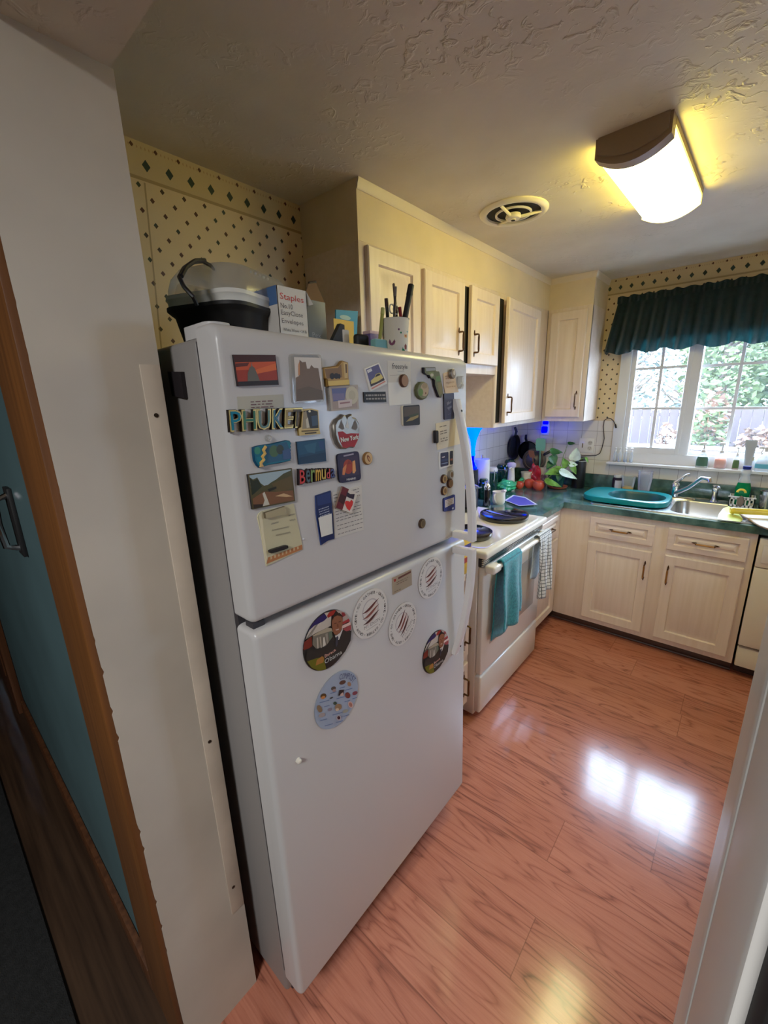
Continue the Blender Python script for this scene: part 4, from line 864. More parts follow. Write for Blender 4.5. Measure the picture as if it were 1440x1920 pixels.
pstick('photo_magnet', 'white card magnet with two dark navy panels beside the door handle', 'magnet', q, .0025, WHT, WHT, [(rquad(CHH((246, 668), (392, 642), (394, 885), (248, 922)), .1), P(34, 32, 58)), (rquad(CHH((414, 632), (474, 622), (475, 868), (416, 880)), .15), P(36, 34, 48)), (CHH((265, 742), (325, 720), (322, 742), (290, 752)), P(214, 196, 190)), (CHH((262, 855), (376, 832), (376, 846), (262, 868)), P(126, 134, 164)), (CHH((424, 770), (464, 760), (464, 795), (424, 805)), P(150, 90, 72)), (CHH((255, 785), (385, 762), (385, 800), (255, 826)), P(46, 50, 84))], group=mag)
for c, lab, f in (((330, 1135), 'upper left brass-coloured round magnet of the four near the door handle', P(168, 136, 76)), ((455, 1055), 'silver round magnet, topmost of the four near the door handle', P(168, 164, 158)), ((440, 1215), 'dark bronze round magnet, lower right of the four near the door handle', P(124, 88, 52)), ((335, 1347), 'lowest brass-coloured round magnet of the four near the door handle', P(176, 138, 78))):
    button('round_magnet', lab, CHH(c)[0], 8.6, .007, P(58, 34, 22) if f != P(168, 164, 158) else P(128, 124, 118), f, layers=[(0, 0, .5, .6, .3, P(*(max(0, int(q*255*.0)+v-34) for q, v in zip((0, 0, 0), (140, 110, 70)))))])
q = CHH((303, 1485), (512, 1408), (514, 1692), (308, 1725))
pstick('text_magnet', 'navy magnet with a pale printed panel below the four round magnets', 'magnet', rquad(q, .1), .004, P(24, 26, 58), P(40, 46, 112), [(sub(q, (.12, .17), (.88, .17), (.88, .55), (.12, .72)), P(196, 190, 188))]+rows(q, .18, .84, (.25, .35, .45, .55), P(150, 120, 104), .018, 9)+[(sub(q, (.66, .84), (.76, .76), (.8, .86), (.7, .92)), P(200, 206, 226))], group=mag)
# note pad sheet, leaflet, receipt
q = CDD((245, 665), (532, 598), (612, 1000), (285, 1110))
npoly = CDD((245, 665), (532, 598), (560, 740), (590, 880), (612, 985), (608, 1010), (285, 1160), (262, 1010), (235, 850), (205, 720), (215, 690))
pstick('note_paper', 'cream handwritten note sheet with an orange hem, lower left of the freezer door', 'paper', npoly, .002, P(214, 204, 160), P(194, 186, 150), [(CDD((218, 700), (245, 668), (262, 850), (292, 1080), (285, 1155), (262, 1010), (238, 850)), P(226, 216, 178)), (CDD((300, 1080), (606, 965), (608, 1008), (285, 1140)), P(176, 112, 66))]+[(CDD((320+i*34, 1072-i*12.5), (334+i*34, 1067-i*12.5), (336+i*34, 1094-i*13), (322+i*34, 1100-i*13)), P(206, 176, 130)) for i in range(8)]+[([*CDD(*[(x0+i*4, y0-i*.9+7*math.sin(i*1.9+k)) for i in range(n)]), *CDD(*[(x0+i*4, y0+5-i*.9+7*math.sin(i*1.9+k)) for i in range(n)][::-1])], P(74, 72, 84)) for x0, y0, n, k in ((325, 775, 18, 0), (330, 835, 40, 1), (365, 880, 34, 2), (480, 700, 16, 3), (490, 745, 14, 4))])
q = CDD((275, 680), (455, 622), (462, 690), (285, 732))
pstick('clip_magnet', 'beige bar clip magnet on top of the handwritten note sheet', 'magnet', q, .007, P(92, 80, 58), P(166, 154, 120), n0=.002, group=mag)
q = CDD((316, 1018), (480, 968), (486, 1000), (325, 1050))
pstick('clip_magnet', 'black bar clip magnet at the bottom of the handwritten note sheet', 'magnet', rquad(q, .25), .007, INK, INK, n0=.002, group=mag)
q = CDD((878, 500), (1142, 430), (1162, 832), (903, 912))
pstick('leaflet', 'white printed sheet with rows of text beside the navy leaflet', 'leaflet', q, .0008, WHT, P(208, 202, 194), rows(q, .03, .9, (.06, .12, .2, .34, .42, .48, .56, .62, .72, .8, .9), P(112, 106, 108), .008, 6))
q = CDD((730, 520), (865, 480), (897, 915), (778, 972))
pstick('leaflet', 'narrow navy leaflet with a white square, lower middle of the freezer door', 'leaflet', CDD((728, 525), (865, 480), (885, 700), (897, 915), (840, 930), (778, 972), (760, 850), (735, 690)), .003, P(40, 56, 110), P(26, 36, 84), [(sub(q, (.05, .03), (.95, .03), (.95, .24), (.05, .22)), P(34, 50, 106))]+rows(q, .08, .76, (.3, .345, .39, .435, .48), P(150, 156, 180), .010, 7)+[(CDD((743, 722), (862, 683), (873, 862), (770, 895)), P(220, 218, 212))])
q = CDD((972, 440), (1106, 503), (1050, 684), (910, 632))
pstick('heart_magnet', 'tilted magnet with a red heart and dark red side on the printed sheet', 'magnet', q, .005, P(120, 96, 80), P(214, 204, 194), [(sub(q, (0, 0), (.42, .0), (.42, 1.), (0, 1.)), P(92, 20, 30)), (sub(q, (.02, .35), (.40, .35), (.40, .75), (.02, .7)), P(54, 16, 22)), (CDD((1010, 490), (1040, 510), (1080, 510), (1070, 558), (1030, 545), (1003, 530)), P(38, 22, 40)), (CDD((988, 590), (1000, 570), (1022, 572), (1034, 580), (1050, 562), (1066, 580), (1060, 610), (1032, 662), (1008, 640)), P(200, 40, 34))], n0=.0032, group=mag)
button('round_magnet', 'tiny white round magnet between the handwritten note and the navy leaflet', CDD((627, 918))[0], 1.9, .004, P(206, 204, 214), P(226, 224, 232))
button('round_magnet', 'lone dark bronze round magnet at the lower right of the freezer door', (793.5, 982), 9., .007, P(60, 42, 28), P(116, 98, 66), layers=[(0, 0, .55, .7, .3, P(92, 76, 52))])
# lower door
mag2 = 'magnets on the refrigerator door'
def disc(cx, cy, hpx, th):
    """circle on the door face whose picture is centred at (cx, cy) and hpx tall"""
    s_, t_ = fpx(cx, cy, th); r = .05
    for _ in range(12):
        p = [proj(FM @ Vector((s_+r*math.cos(a*.2), t_+r*math.sin(a*.2), th))) for a in range(32)]
        y0 = min(v for u, v in p); y1 = max(v for u, v in p); x0 = min(u for u, v in p); x1 = max(u for u, v in p)
        r *= hpx/(y1-y0); a, b2 = fpx(cx+(cx-(x0+x1)/2), cy+(cy-(y0+y1)/2), th); d, e = fpx(cx, cy, th); s_ += a-d; t_ += b2-e
        s_, t_ = s_, t_
        cx2, cy2 = cx, cy
        if abs((x0+x1)/2-cx)+abs((y0+y1)/2-cy) < .3 and abs(y1-y0-hpx) < .3: break
    return s_, t_, r
def unit(L, d): s_, t_, r = d; return [(s_+x*r, t_+y*r) for x, y in L]
d1 = disc(612.9, 1200.5, 115, .003); d2 = disc(816.6, 1222, 82.5, .003)
def U1(*p): return [((x-d1[0])/d1[2], (y-d1[1])/d1[2]) for x, y in st(CK(*p), .003)]
skin = P(134, 82, 56)
port = [(U1((105, 1080), (150, 850), (400, 690), (790, 500), (800, 250), (900, 120), (640, 190), (350, 430), (200, 740)), P(190, 178, 166)), (U1((110, 1100), (135, 900), (320, 760), (330, 1000), (240, 1060)), P(110, 40, 30)), (U1((235, 630), (340, 440), (470, 310), (630, 195), (700, 300), (620, 380), (380, 500)), P(40, 32, 84)), (U1((690, 260), (740, 170), (850, 118), (915, 118), (850, 230), (720, 310)), P(146, 38, 30)),
    (U1((910, 118), (1050, 130), (1180, 230), (1255, 380), (1060, 480), (1030, 250)), P(170, 150, 140)), (U1((1045, 170), (1120, 170), (1150, 240), (1060, 300)), P(130, 44, 48)), (U1((1060, 470), (1060, 410), (1225, 320), (1252, 390)), P(160, 46, 50)), (U1((1055, 575), (1050, 500), (1258, 405), (1272, 470)), P(222, 184, 172)), (U1((1060, 590), (1275, 470), (1282, 600), (1150, 640)), P(150, 62, 66)),
    (U1((330, 740), (480, 650), (700, 540), (800, 560), (830, 640), (420, 800)), P(166, 152, 128)), (U1((340, 760), (800, 620), (820, 850), (640, 1000), (420, 1060), (330, 960)), P(112, 104, 92)), (U1((430, 800), (465, 780), (480, 1050), (445, 1056)), P(176, 164, 148)), (U1((500, 770), (530, 760), (560, 1030), (530, 1040)), P(168, 156, 140)), (U1((590, 790), (620, 770), (655, 960), (580, 1020)), P(206, 196, 182)), (U1((640, 700), (700, 670), (720, 920), (680, 940)), P(140, 132, 118)), (U1((720, 660), (800, 630), (830, 850), (740, 880)), P(92, 104, 88)),
    (U1((160, 1290), (190, 1110), (420, 1070), (640, 1010), (850, 720), (900, 700), (1060, 580), (1150, 630), (1285, 610), (1260, 860), (1130, 1120), (900, 1400), (560, 1330), (200, 1380)), P(40, 38, 36)), (U1((190, 1370), (420, 1290), (600, 1250), (660, 1560), (480, 1600), (300, 1520)), P(96, 92, 20)), (U1((400, 1470), (430, 1330), (560, 1240), (610, 1290), (590, 1390)), P(160, 104, 44)),
    (U1((800, 480), (795, 360), (830, 260), (920, 190), (1010, 210), (1058, 300), (1062, 420), (1040, 560), (990, 680), (920, 720), (860, 700), (820, 620)), skin), (U1((800, 400), (815, 280), (900, 190), (990, 180), (1050, 240), (1066, 350), (1030, 260), (930, 240), (850, 280)), P(44, 32, 28)), (U1((850, 430), (910, 415), (912, 432), (852, 445)), P(70, 40, 32)), (U1((955, 395), (1015, 372), (1018, 390), (958, 412)), P(70, 40, 32)), (U1((880, 590), (970, 560), (960, 590), (900, 610)), P(196, 160, 146)), (U1((920, 450), (945, 440), (958, 520), (925, 530)), P(112, 64, 44)),
    (U1((870, 735), (920, 720), (1000, 660), (1050, 555), (1060, 590), (970, 830), (930, 850), (890, 790)), P(206, 198, 192)), (U1((895, 770), (940, 735), (955, 790), (930, 960), (890, 1020), (880, 900)), P(54, 54, 66))]
nm = [('Barack', [(620, 1278), (895, 1105), (890, 1045), (615, 1200)], P(226, 168, 150)), ('Obama', [(620, 1430), (1040, 1170), (1030, 1075), (610, 1320)], P(190, 190, 186))]
for d, lab in ((d1, 'large round portrait magnet of a man in a dark suit before flags'), (d2, 'round portrait magnet of a man in a suit closest to the lower door handle')):
    stick('portrait_magnet', lab, 'magnet', unit(ell(0, 0, 1, 1, 48), d), .003, INK, P(40, 36, 34), [(unit(p, d), m) for p, m in port], [(x, unit(U1(*q), d), m, 0) for x, q, m in nm], group=mag2)
def ringmag(c, hpx, lab, a0, rot):
    d = disc(*c, hpx, .003); G = P(52, 44, 44, r=.6); b0 = MB()
    def ex(b, n):
        word = 'GATHER • GROW • GIVE • GO • '*2; wd = {'I': .5, ' ': .45, '•': .6, 'W': 1.25, 'M': 1.2}
        tot = sum(wd.get(ch, 1.) for ch in word); a = a0; R = .845; h = .115
        for ch in word:
            w_ = wd.get(ch, 1.)/tot*2*PI; am = a-w_/2; a -= w_
            if ch == ' ': continue
            if ch == '•': b.add([(d[0]+d[2]*(R*math.cos(am)+.022*math.cos(k)), d[1]+d[2]*(R*math.sin(am)+.022*math.sin(k)), n) for k in [i*PI/4 for i in range(8)]], [tuple(range(8))], G, FM); continue
            rad = Vector((math.cos(am), math.sin(am))); tan = Vector((math.sin(am), -math.cos(am))); ww = w_*R*.42
            Q = [rad*(R-h/2)-tan*ww, rad*(R-h/2)+tan*ww, rad*(R+h/2)+tan*ww, rad*(R+h/2)-tan*ww]
            b.text(ch, [FM @ Vector((d[0]+q.x*d[2], d[1]+q.y*d[2], n)) for q in Q], G, 0, FN, off=.018)
        def rt(p): return (p[0]*math.cos(rot)-p[1]*math.sin(rot), p[0]*math.sin(rot)+p[1]*math.cos(rot))
        def lay(pts, m, k):
            q = unit([rt(p) for p in pts], d); A = sum(q[i][0]*q[(i+1) % len(q)][1]-q[(i+1) % len(q)][0]*q[i][1] for i in range(len(q)))
            if A < 0: q = q[::-1]
            b.add([(x, y, n+k*.00012) for x, y in q], [tuple(range(len(q)))], m, FM)
        gr = P(178, 170, 170)
        lay(ell(0, .15, .47, .47, 32)+ell(0, .15, .47, .47, 32)[:1]+[(.42, .15)]+ell(0, .15, .42, .42, 32)[::-1], gr, 0)
        for k, cc in ((.34, P(92, 46, 44)), (.1, P(122, 66, 58)), (-.14, P(70, 40, 40))):
            up = [(-.48+i*.1, k-.02+.13*math.sin((i-5)/5*1.4)) for i in range(11)]
            lay(up+[(x, y-.13*math.sin(PI*i/10)) for i, (x, y) in list(enumerate(up))[::-1]], cc, 1)
            lay([(x, y-.11) for x, y in up[2:10]]+[(x, y-.17) for x, y in up[2:10]][::-1], P(206, 180, 170), 0)
        b.text('MT ENON', [FM @ Vector((*p, n)) for p in unit([rt(p) for p in ((-.42, -.52), (.5, -.52), (.5, -.38), (-.42, -.38))], d)], P(120, 112, 110), 0, FN)
        lay([(-.3, -.62), (.36, -.62), (.36, -.6), (-.3, -.6)], P(150, 142, 140), 0)
    stick('round_magnet', lab, 'magnet', unit(ell(0, 0, 1, 1, 48), d), .003, P(150, 142, 138), P(212, 206, 200), (), (), 0, mag2, 0, ex)
ringmag((693.8, 1150.4), 94.8, 'white round magnet with ring lettering and wavy red stripes, beside the large portrait magnet', 2.05, .02)
ringmag((755., 1170.), 82.6, 'white round magnet with ring lettering and steeply tilted wavy stripes, middle of the three', 2.5, .6)
ringmag((807.5, 1083.7), 78., 'white round magnet with ring lettering and red stripes, nearest the handle', 2.1, .04)
d = disc(630.7, 1312.2, 110.4, .003)
def U3(*p): return [((x-d[0])/d[2], (y-d[1])/d[2]) for x, y in st(CC(*p), .003)]
lay = []
for c, rx, ry, m in (((895, 425), 95, 55, P(84, 56, 44)), ((1075, 470), 50, 65, P(150, 112, 84)), ((650, 585), 70, 50, P(82, 70, 64)), ((670, 640), 50, 40, P(150, 122, 116)), ((375, 790), 85, 70, P(78, 58, 30)), ((370, 830), 60, 40, P(186, 118, 60)), ((1030, 770), 70, 85, P(104, 46, 40)), ((1225, 710), 75, 50, P(120, 58, 70)), ((1105, 1020), 65, 90, P(206, 168, 156)), ((1105, 1020), 42, 62, P(160, 104, 90)), ((265, 1130), 65, 105, P(130, 104, 76)), ((330, 1300), 90, 60, P(156, 144, 144)), ((540, 1150), 60, 45, P(128, 118, 134)), ((680, 980), 50, 45, P(56, 70, 56)), ((770, 1080), 95, 85, P(140, 108, 78)), ((740, 1150), 50, 40, P(206, 178, 150)), ((960, 1190), 80, 45, P(150, 146, 130)), ((778, 1368), 62, 66, P(190, 172, 178)), ((778, 1368), 42, 46, P(52, 22, 34)), ((580, 830), 50, 22, P(58, 62, 62))):
    lay.append((ell(c[0], c[1], rx, ry, 14, -.4), m))
lay += [([(790, 620), (920, 605), (900, 760), (760, 775)], P(44, 34, 34)), ([(830, 720), (890, 680), (905, 770), (800, 780)], P(196, 162, 148))]
for x, y, w_ in ((800, 560, 140), (960, 610, 180), (540, 700, 170), (250, 950, 260), (370, 1060, 150), (600, 1280, 270), (700, 1480, 180), (270, 1430, 180), (390, 1570, 220), (920, 920, 150), (1130, 840, 130), (890, 1310, 160), (700, 840, 200)):
    lay.append(([(x, y), (x+w_, y-w_*.28), (x+w_, y-w_*.28+22), (x, y+22)], P(96, 112, 150)))
def cext(b, n):
    word = 'COMPOST'
    for i, ch in enumerate(word):
        am = 1.42-i*.155; R = .84; h = .2; rad = Vector((math.cos(am-.05), math.sin(am-.05))); tan = Vector((rad.y, -rad.x))
        Q = [rad*(R-h/2)-tan*.055, rad*(R-h/2)+tan*.055, rad*(R+h/2)+tan*.055, rad*(R+h/2)-tan*.055]
        b.text(ch, [FM @ Vector((d[0]+q.x*d[2], d[1]+q.y*d[2], n)) for q in Q], P(70, 72, 112), 0, FN)
stick('round_magnet', 'pale blue round food-scraps chart magnet below the large portrait magnet', 'magnet', unit(ell(0, 0, 1, 1, 48), d), .003, P(120, 124, 136), P(152, 162, 184), [(unit(U3(*p), d), m) for p, m in lay], (), 0, mag2, 0, cext)
q = CG((828, 270), (980, 200), (985, 325), (832, 405))
pstick('business_card', 'tan business card magnet above the round magnets on the lower door', 'card', q, .0015, P(150, 134, 112), P(158, 142, 120), [(sub(q, (.06, .12), (.2, .14), (.18, .28), (.1, .3)), P(150, 52, 44)), (sub(q, (.3, .12), (.96, .08), (.96, .2), (.3, .24)), P(96, 56, 50))]+rows(q, .2, .8, (.38, .5), P(112, 96, 80), .02, 2)+rows(q, .06, .4, (.86,), P(112, 96, 80), .02, 3), group=mag2)
button('round_magnet', 'small white knob magnet alone low on the refrigerator door', (563.5, 1429.5), 4.4, .010, P(214, 206, 192), P(226, 218, 204), group=mag2, bev=.004)
# dark magnet on the side of the refrigerator
SP = lambda u, v: (lambda w, l: tuple(l))(0, FI @ on(u, v, 1, FO.y))
a = [SP(*p) for p in ((318, 697), (342, 697), (349, 747), (326, 742))]
b = MB(); FMs = FM @ Matrix(((0, 0, 1, 0), (0, 1, 0, 0), (1, 0, 0, 0), (0, 0, 0, 1)))
b.prism([(q[2], q[1]) for q in a], -.004, .0045, INK, FMs); one(b, 'photo_magnet', 'dark rectangular magnet on the shaded side of the refrigerator', 'magnet', None)
# ================================================================== on top of the refrigerator
def ztop(x): return (FM @ Vector((0, 1.734, (FI @ Vector((x, 0, 1.734))).z))).z
gt = 'things on top of the refrigerator'
# electric cooker with a clear dome
cx, cy = .50, -2.885; zt = ztop(cx); RZ = Matrix.Translation((cx, cy, zt)) @ Matrix.Rotation(.35, 4, 'Z') @ Matrix.Diagonal((.74, .74, 1.06, 1))
t = thing('electric_steamer', 'black food warmer with clear domed lid on top of the refrigerator', 'food warmer', (cx, cy, zt))
def rl(w, h, r, z): return [(x, y, z) for x, y in rrect(w, h, r, 6)]
b = MB(); rings(b, [rl(.23, .29, .06, .002), rl(.245, .31, .06, .02), rl(.27, .34, .06, .080), rl(.285, .356, .06, .086), rl(.30, .376, .065, .092), rl(.30, .376, .065, .099), rl(.27, .34, .06, .101)], M['blackm'], RZ); part(b, 'base', t)
b = MB(); rings(b, [rl(.288, .362, .06, .099), rl(.290, .364, .06, .110), rl(.298, .372, .06, .114), rl(.294, .368, .06, .122), rl(.27, .345, .06, .124), rl(.26, .33, .06, .118)], mat('warm_grey_plastic', (226, 224, 216), .4), RZ); part(b, 'rim', t)
b = MB(); rings(b, [rl(.285, .36, .06, .121), rl(.282, .356, .06, .135), rl(.272, .344, .065, .155), rl(.24, .305, .07, .176), rl(.16, .22, .06, .187), rl(.05, .08, .02, .190)], M['clearw'], RZ); d = part(b, 'dome', t)
b = MB()
for k in range(5): q = RZ @ Vector((.09, -.02+k*.022, .178)); b.sphere(q, .0035, M['white'], 8, 6)
part(b, 'steam_vents', d)
pts = [(onx(369, 571, .66)), onx(362, 556, .67), onx(345, 538, .66), onx(336, 520, .64), onx(345, 503, .62), onx(362, 491, .60), onx(380, 490, .58), onx(395, 498, .52), onx(404, 507, .46)]
b = MB().tube(pts, .0042, M['blackp'], 8); b.tube([p+Vector((.004, .003, .002)) for p in pts[3:7]], .0042, M['blackp'], 8); part(b, 'cord', t)
# envelope box
def facebox(xf, pl, pr, ptop, depth):     # a box whose front faces +x at xf; photo columns give its width, a photo row its height
    a = onx(*pl, xf); c = onx(*pr, xf); z1 = onx(*ptop, xf).z; return a.y, c.y, z1
xf = .64; y0, y1, z1 = facebox(xf, (522, 580), (576, 580), (519, 534), .2); zb = ztop(xf)
t = thing('envelope_box', 'open white envelope box with red heading, blue band and red base', 'box', (xf-.1, (y0+y1)/2, zb))
BL, RD, PW = P(74, 104, 156), P(156, 40, 40), P(216, 210, 202)
b = MB(); th = .0015; D = .235
b.box(xf-D, xf, y0, y0+th, zb, z1, PW); b.box(xf-D, xf, y1-th, y1, zb, z1, PW); b.box(xf-th, xf, y0, y1, zb, z1, PW); b.box(xf-D, xf-D+th, y0, y1, zb, z1, PW); b.box(xf-D, xf, y0, y1, zb, zb+th, PW)
b.box(xf-D, xf-.002, y0-.0005, y0, z1-.04, z1, BL); b.box(xf-D, xf-.002, y0-.0005, y0, zb, zb+.034, RD)
Z = z1-zb; W = y1-y0
def lab(tx, a0, a1, z0_, z1_, m): b.text(tx, [(xf+.0006, y0+W*a0, zb+Z*z0_), (xf+.0006, y0+W*a1, zb+Z*z0_), (xf+.0006, y0+W*a1, zb+Z*z1_), (xf+.0006, y0+W*a0, zb+Z*z1_)], m, 0, XX)
K = P(60, 56, 56); lab('Staples', .08, .88, .78, .90, P(196, 50, 44)); lab('No.10', .08, .48, .68, .755, K); lab('EasyClose', .08, .82, .56, .655, P(110, 104, 104)); lab('Envelopes', .08, .82, .44, .53, P(110, 104, 104)); lab('White Wove • 24 lb', .1, .92, .345, .39, K)
lab('4 1/8 in x 9 1/2 in', .1, .78, .26, .30, P(130, 124, 122)); lab('10.47 cm x 24.13 cm', .1, .92, .18, .22, P(130, 124, 122))
part(b, 'carton', t)
b = MB(); b.add([(xf-D, y1, z1), (xf, y1, z1), (xf+.01, y1+.012, z1-.03), (xf-D+.01, y1+.012, z1-.03)], [(0, 1, 2, 3)], PW); b.add([(xf-.003, y0, z1), (xf-.06, y0+.01, z1+.006), (xf-.06, y1, z1+.006), (xf-.003, y1, z1)], [(0, 1, 2, 3)], P(150, 112, 84)); part(b, 'flap', t)
# grey box
xf = .585; y0, y1, z1 = facebox(xf, (573, 600), (611.5, 600), (590, 563.5), .2); zb = ztop(xf)
t = thing('grey_box', 'grey cardboard box with a raised brown lid flap beside the envelope box', 'box', (xf-.08, (y0+y1)/2, zb)); G = P(126, 128, 124); BR = P(120, 94, 66)
b = MB().box(xf-.14, xf, y0, y1, zb, z1, G, .001); b.box(xf-.138, xf-.002, y0+.002, y1-.002, z1, z1+.0006, BR); b.text('Pex', [(xf+.0005, y0+.02, zb+.055), (xf+.0005, y0+.05, zb+.055), (xf+.0005, y0+.05, zb+.068), (xf+.0005, y0+.02, zb+.068)], P(170, 170, 166), 0, XX); part(b, 'carton', t)
b = MB(); p0 = onx(579, 531, xf-.06); p1 = onx(592, 529, xf-.06); b.add([(xf-.002, y0, z1), (xf-.002, y1, z1), p1, p0], [(0, 1, 2, 3)], BR); b.add([(xf-.0025, y0, z1), (xf-.0025, y1, z1), p1, p0], [(3, 2, 1, 0)], BR); b.tube([p0, (p0+p1)/2, p1], .004, P(50, 40, 34), 6); part(b, 'lid_flap', t)
# blue and yellow packet leaning on the soffit end
xq = .33; q = [onx(*p, xq) for p in ((622.5, 610), (660, 614), (669, 584), (628, 581))]
t0 = ztop(xq); dz = q[0].z-t0
b = MB(); o = [Vector((xq, v.y, max(v.z, t0))) for v in q]; o[0].z = o[1].z = t0
n = len(o); b.prism([(v.y, v.z) for v in o], 0, .006, P(52, 130, 168), Matrix(((0, 0, 1, xq), (1, 0, 0, 0), (0, 1, 0, 0), (0, 0, 0, 1))))
zs = onx(640, 600, xq).z; b.add([(xq+.0065, o[0].y+.002, t0), (xq+.0065, o[1].y-.002, t0), (xq+.0065, o[1].y+.004, zs), (xq+.0065, o[0].y+.003, zs)], [(0, 1, 2, 3)], P(196, 160, 60))
zc = onx(645, 596, xq); b.add([(xq+.007, zc.y+.028*math.cos(a*.4), zc.z+.008*math.sin(a*.4)) for a in range(16)], [tuple(range(16))], P(150, 180, 176))
one(b, 'snack_packet', 'blue and yellow packet standing behind the black stapler', 'packet', gt)
# stapler
xf = .62; a = onx(613, 628, xf); c = onx(655, 633, xf); zb = ztop(xf); zc = onx(640, 608, xf).z
t = thing('black_stapler', 'black stapler-like gadget with a white end on top of the refrigerator', 'stapler', (xf, (a.y+c.y)/2, zb))
w = c.y-a.y
b = MB(); b.prism([(a.y, zb), (a.y+w*.8, zb), (a.y+w*.8, zc), (a.y+w*.62, zc+.002), (a.y, zb+.018)], xf-.014, xf, M['blackm'], Matrix(((0, 0, 1, 0), (1, 0, 0, 0), (0, 1, 0, 0), (0, 0, 0, 1)))); part(b, 'body', t)
b = MB().box(xf-.0135, xf+.001, a.y+w*.68, c.y, zb, zc-.012, P(206, 200, 186), .003); part(b, 'end', t)
xf = .66; a = onx(672, 637, xf); c = onx(694, 640, xf); zb = ztop(xf); zc = onx(676, 625, xf).z
b = MB().box(xf-.025, xf, a.y, c.y, zb, zc, M['blackm'], .009, 3); one(b, 'glasses_case', 'dark rounded case between the stapler and the teal tray', 'case', gt)
xf = .58; a = onx(694, 622, xf); c = onx(716, 632, xf); zb = ztop(xf); zc = onx(700, 622, xf).z
b = MB().box(xf-.03, xf, a.y, c.y, zb, zc, P(92, 78, 128), .002); b.box(xf-.032, xf+.001, a.y-.001, c.y+.001, zc-.006, zc+.003, P(196, 166, 170), .001); one(b, 'card_box', 'small purple box with a pink lid behind the teal tray', 'box', gt)
xf = .70; a = onx(704, 640, xf); c = onx(728, 643, xf); zb = ztop(xf); zc = onx(712, 636, xf).z
b = MB().box(xf-.02, xf, a.y, c.y, zb, max(zc, zb+.006), P(120, 170, 168), .003); b.box(xf-.017, xf-.003, a.y+.004, c.y-.004, max(zc, zb+.006)-.002, max(zc, zb+.006)+.001, P(176, 206, 202)); one(b, 'plastic_tray', 'flat teal plastic tray in front of the purple box', 'tray', gt)
xf = .64; a = onx(721, 625, xf); b = MB().sphere((xf-.02, a.y, ztop(xf)+.019), .019, P(96, 34, 66), 14, 10); one(b, 'plum', 'maroon round ball beside the cup of pens', 'ball', gt)
# cup of pens
xc = .70; cyc, R0, zc = fitc(714, 767, 599, xc); zb = ztop(xc)
t = thing('pen_cup', 'white flowered cup full of pens on top of the refrigerator', 'cup', (xc, cyc, zb))
b = MB().lathe([(0, .002), (R0*.80, 0), (R0*.84, .004), (R0, zc-zb), (R0*1.03, zc-zb), (R0*.95, zc-zb), (R0*.78, .006), (0, .006)], (xc, cyc, zb), P(216, 208, 190), 32)
def decal(ang, z, r, n, m, rot=0., sq=1.):
    a0 = ang; f = (z-zb)/(zc-zb); RR = (R0*.84+R0*.16*f)*1.008
    b.add([(xc+RR*math.cos(a0+r*math.cos(rot+k*2*PI/n)/RR), cyc+RR*math.sin(a0+r*math.cos(rot+k*2*PI/n)/RR), z+r*sq*math.sin(rot+k*2*PI/n)) for k in range(n)], [tuple(range(n))], m)
Hc = zc-zb
decal(-.52, zb+Hc*.18, .017, 6, P(28, 106, 72)); decal(-1.15, zb+Hc*.4, .010, 8, P(110, 50, 80)); decal(.02, zb+Hc*.55, .008, 8, P(214, 170, 110), 0, .7); decal(.02, zb+Hc*.55, .004, 4, P(150, 70, 50)); decal(.06, zb+Hc*.28, .006, 5, P(112, 44, 40), .4, 1.5); decal(-.45, zb+Hc*.62, .003, 6, P(52, 120, 84)); decal(-.62, zb+Hc*.7, .003, 6, P(96, 60, 90)); decal(.25, zb+Hc*.66, .006, 8, P(130, 170, 176), 0, .4)
part(b, 'cup_body', t)
def pen(px0, px1, x, r, name, lab, m, tip=None, tl=.15):
    p1 = onx(*px1, x); d = onx(*px0, x); p0 = d+(d-p1).normalized()*.01
    k = (zb+.02-p0.z)/(p0.z-p1.z); p0 = p0+(p0-p1)*k; b = MB(); ax = (p1-p0)
    b.tube([p0, p0+ax*(1-tl), p0+ax*(1-tl*.98), p1-ax*.01, p1], [r, r, r*.9, r*.85, r*.4], m, 10)
    if tip: b.tube([p0+ax*(1-tl), p0+ax*.995], [r*1.12, r*1.08], tip, 10)
    one(b, name, lab, name.split('_')[-1] if name != 'marker_pen' else 'marker', 'pens standing in the cup')
pen((716, 598), (718, 577), xc-.01, .005, 'highlighter_pen', 'yellow-green pen at the left of the cup', P(150, 150, 66), P(176, 176, 96))
pen((727, 597), (724, 559), xc-.02, .005, 'ink_pen', 'short black pen leaning left in the cup', M['blackp'], P(60, 40, 36))
pen((744, 598), (738, 531), xc-.012, .0042, 'paint_brush', 'tall grey slim brush standing in the middle of the cup', P(104, 90, 78))
pen((739, 597), (742, 537), xc+.004, .0035, 'ink_pen', 'slim dark pen crossing behind the tall grey brush', P(64, 58, 56), P(112, 104, 98))
pen((752, 598), (749.5, 575), xc+.004, .0042, 'ink_pen', 'short red-capped pen in front of the thick black marker', P(170, 150, 150), P(120, 22, 26), .35)
pen((759, 598), (771, 534), xc-.004, .0085, 'marker_pen', 'thick black marker leaning right in the cup of pens', M['blackm'], M['blackm'])
b = MB(); q = onx(739, 580, xc-.004); q2 = onx(740, 597, xc-.004)
for s in (-.010, .008): b.tube([q+Vector((0, s+.011*math.cos(k*.52), .012*math.sin(k*.52))) for k in range(13)], .0022, P(186, 180, 170), 6)
b.tube([q+Vector((0, 0, -.01)), Vector((q2.x, q2.y, zb+.03))], .0035, M['steel'], 6); one(b, 'scissors', 'grey-handled scissors standing in the cup of pens', 'scissors', None)
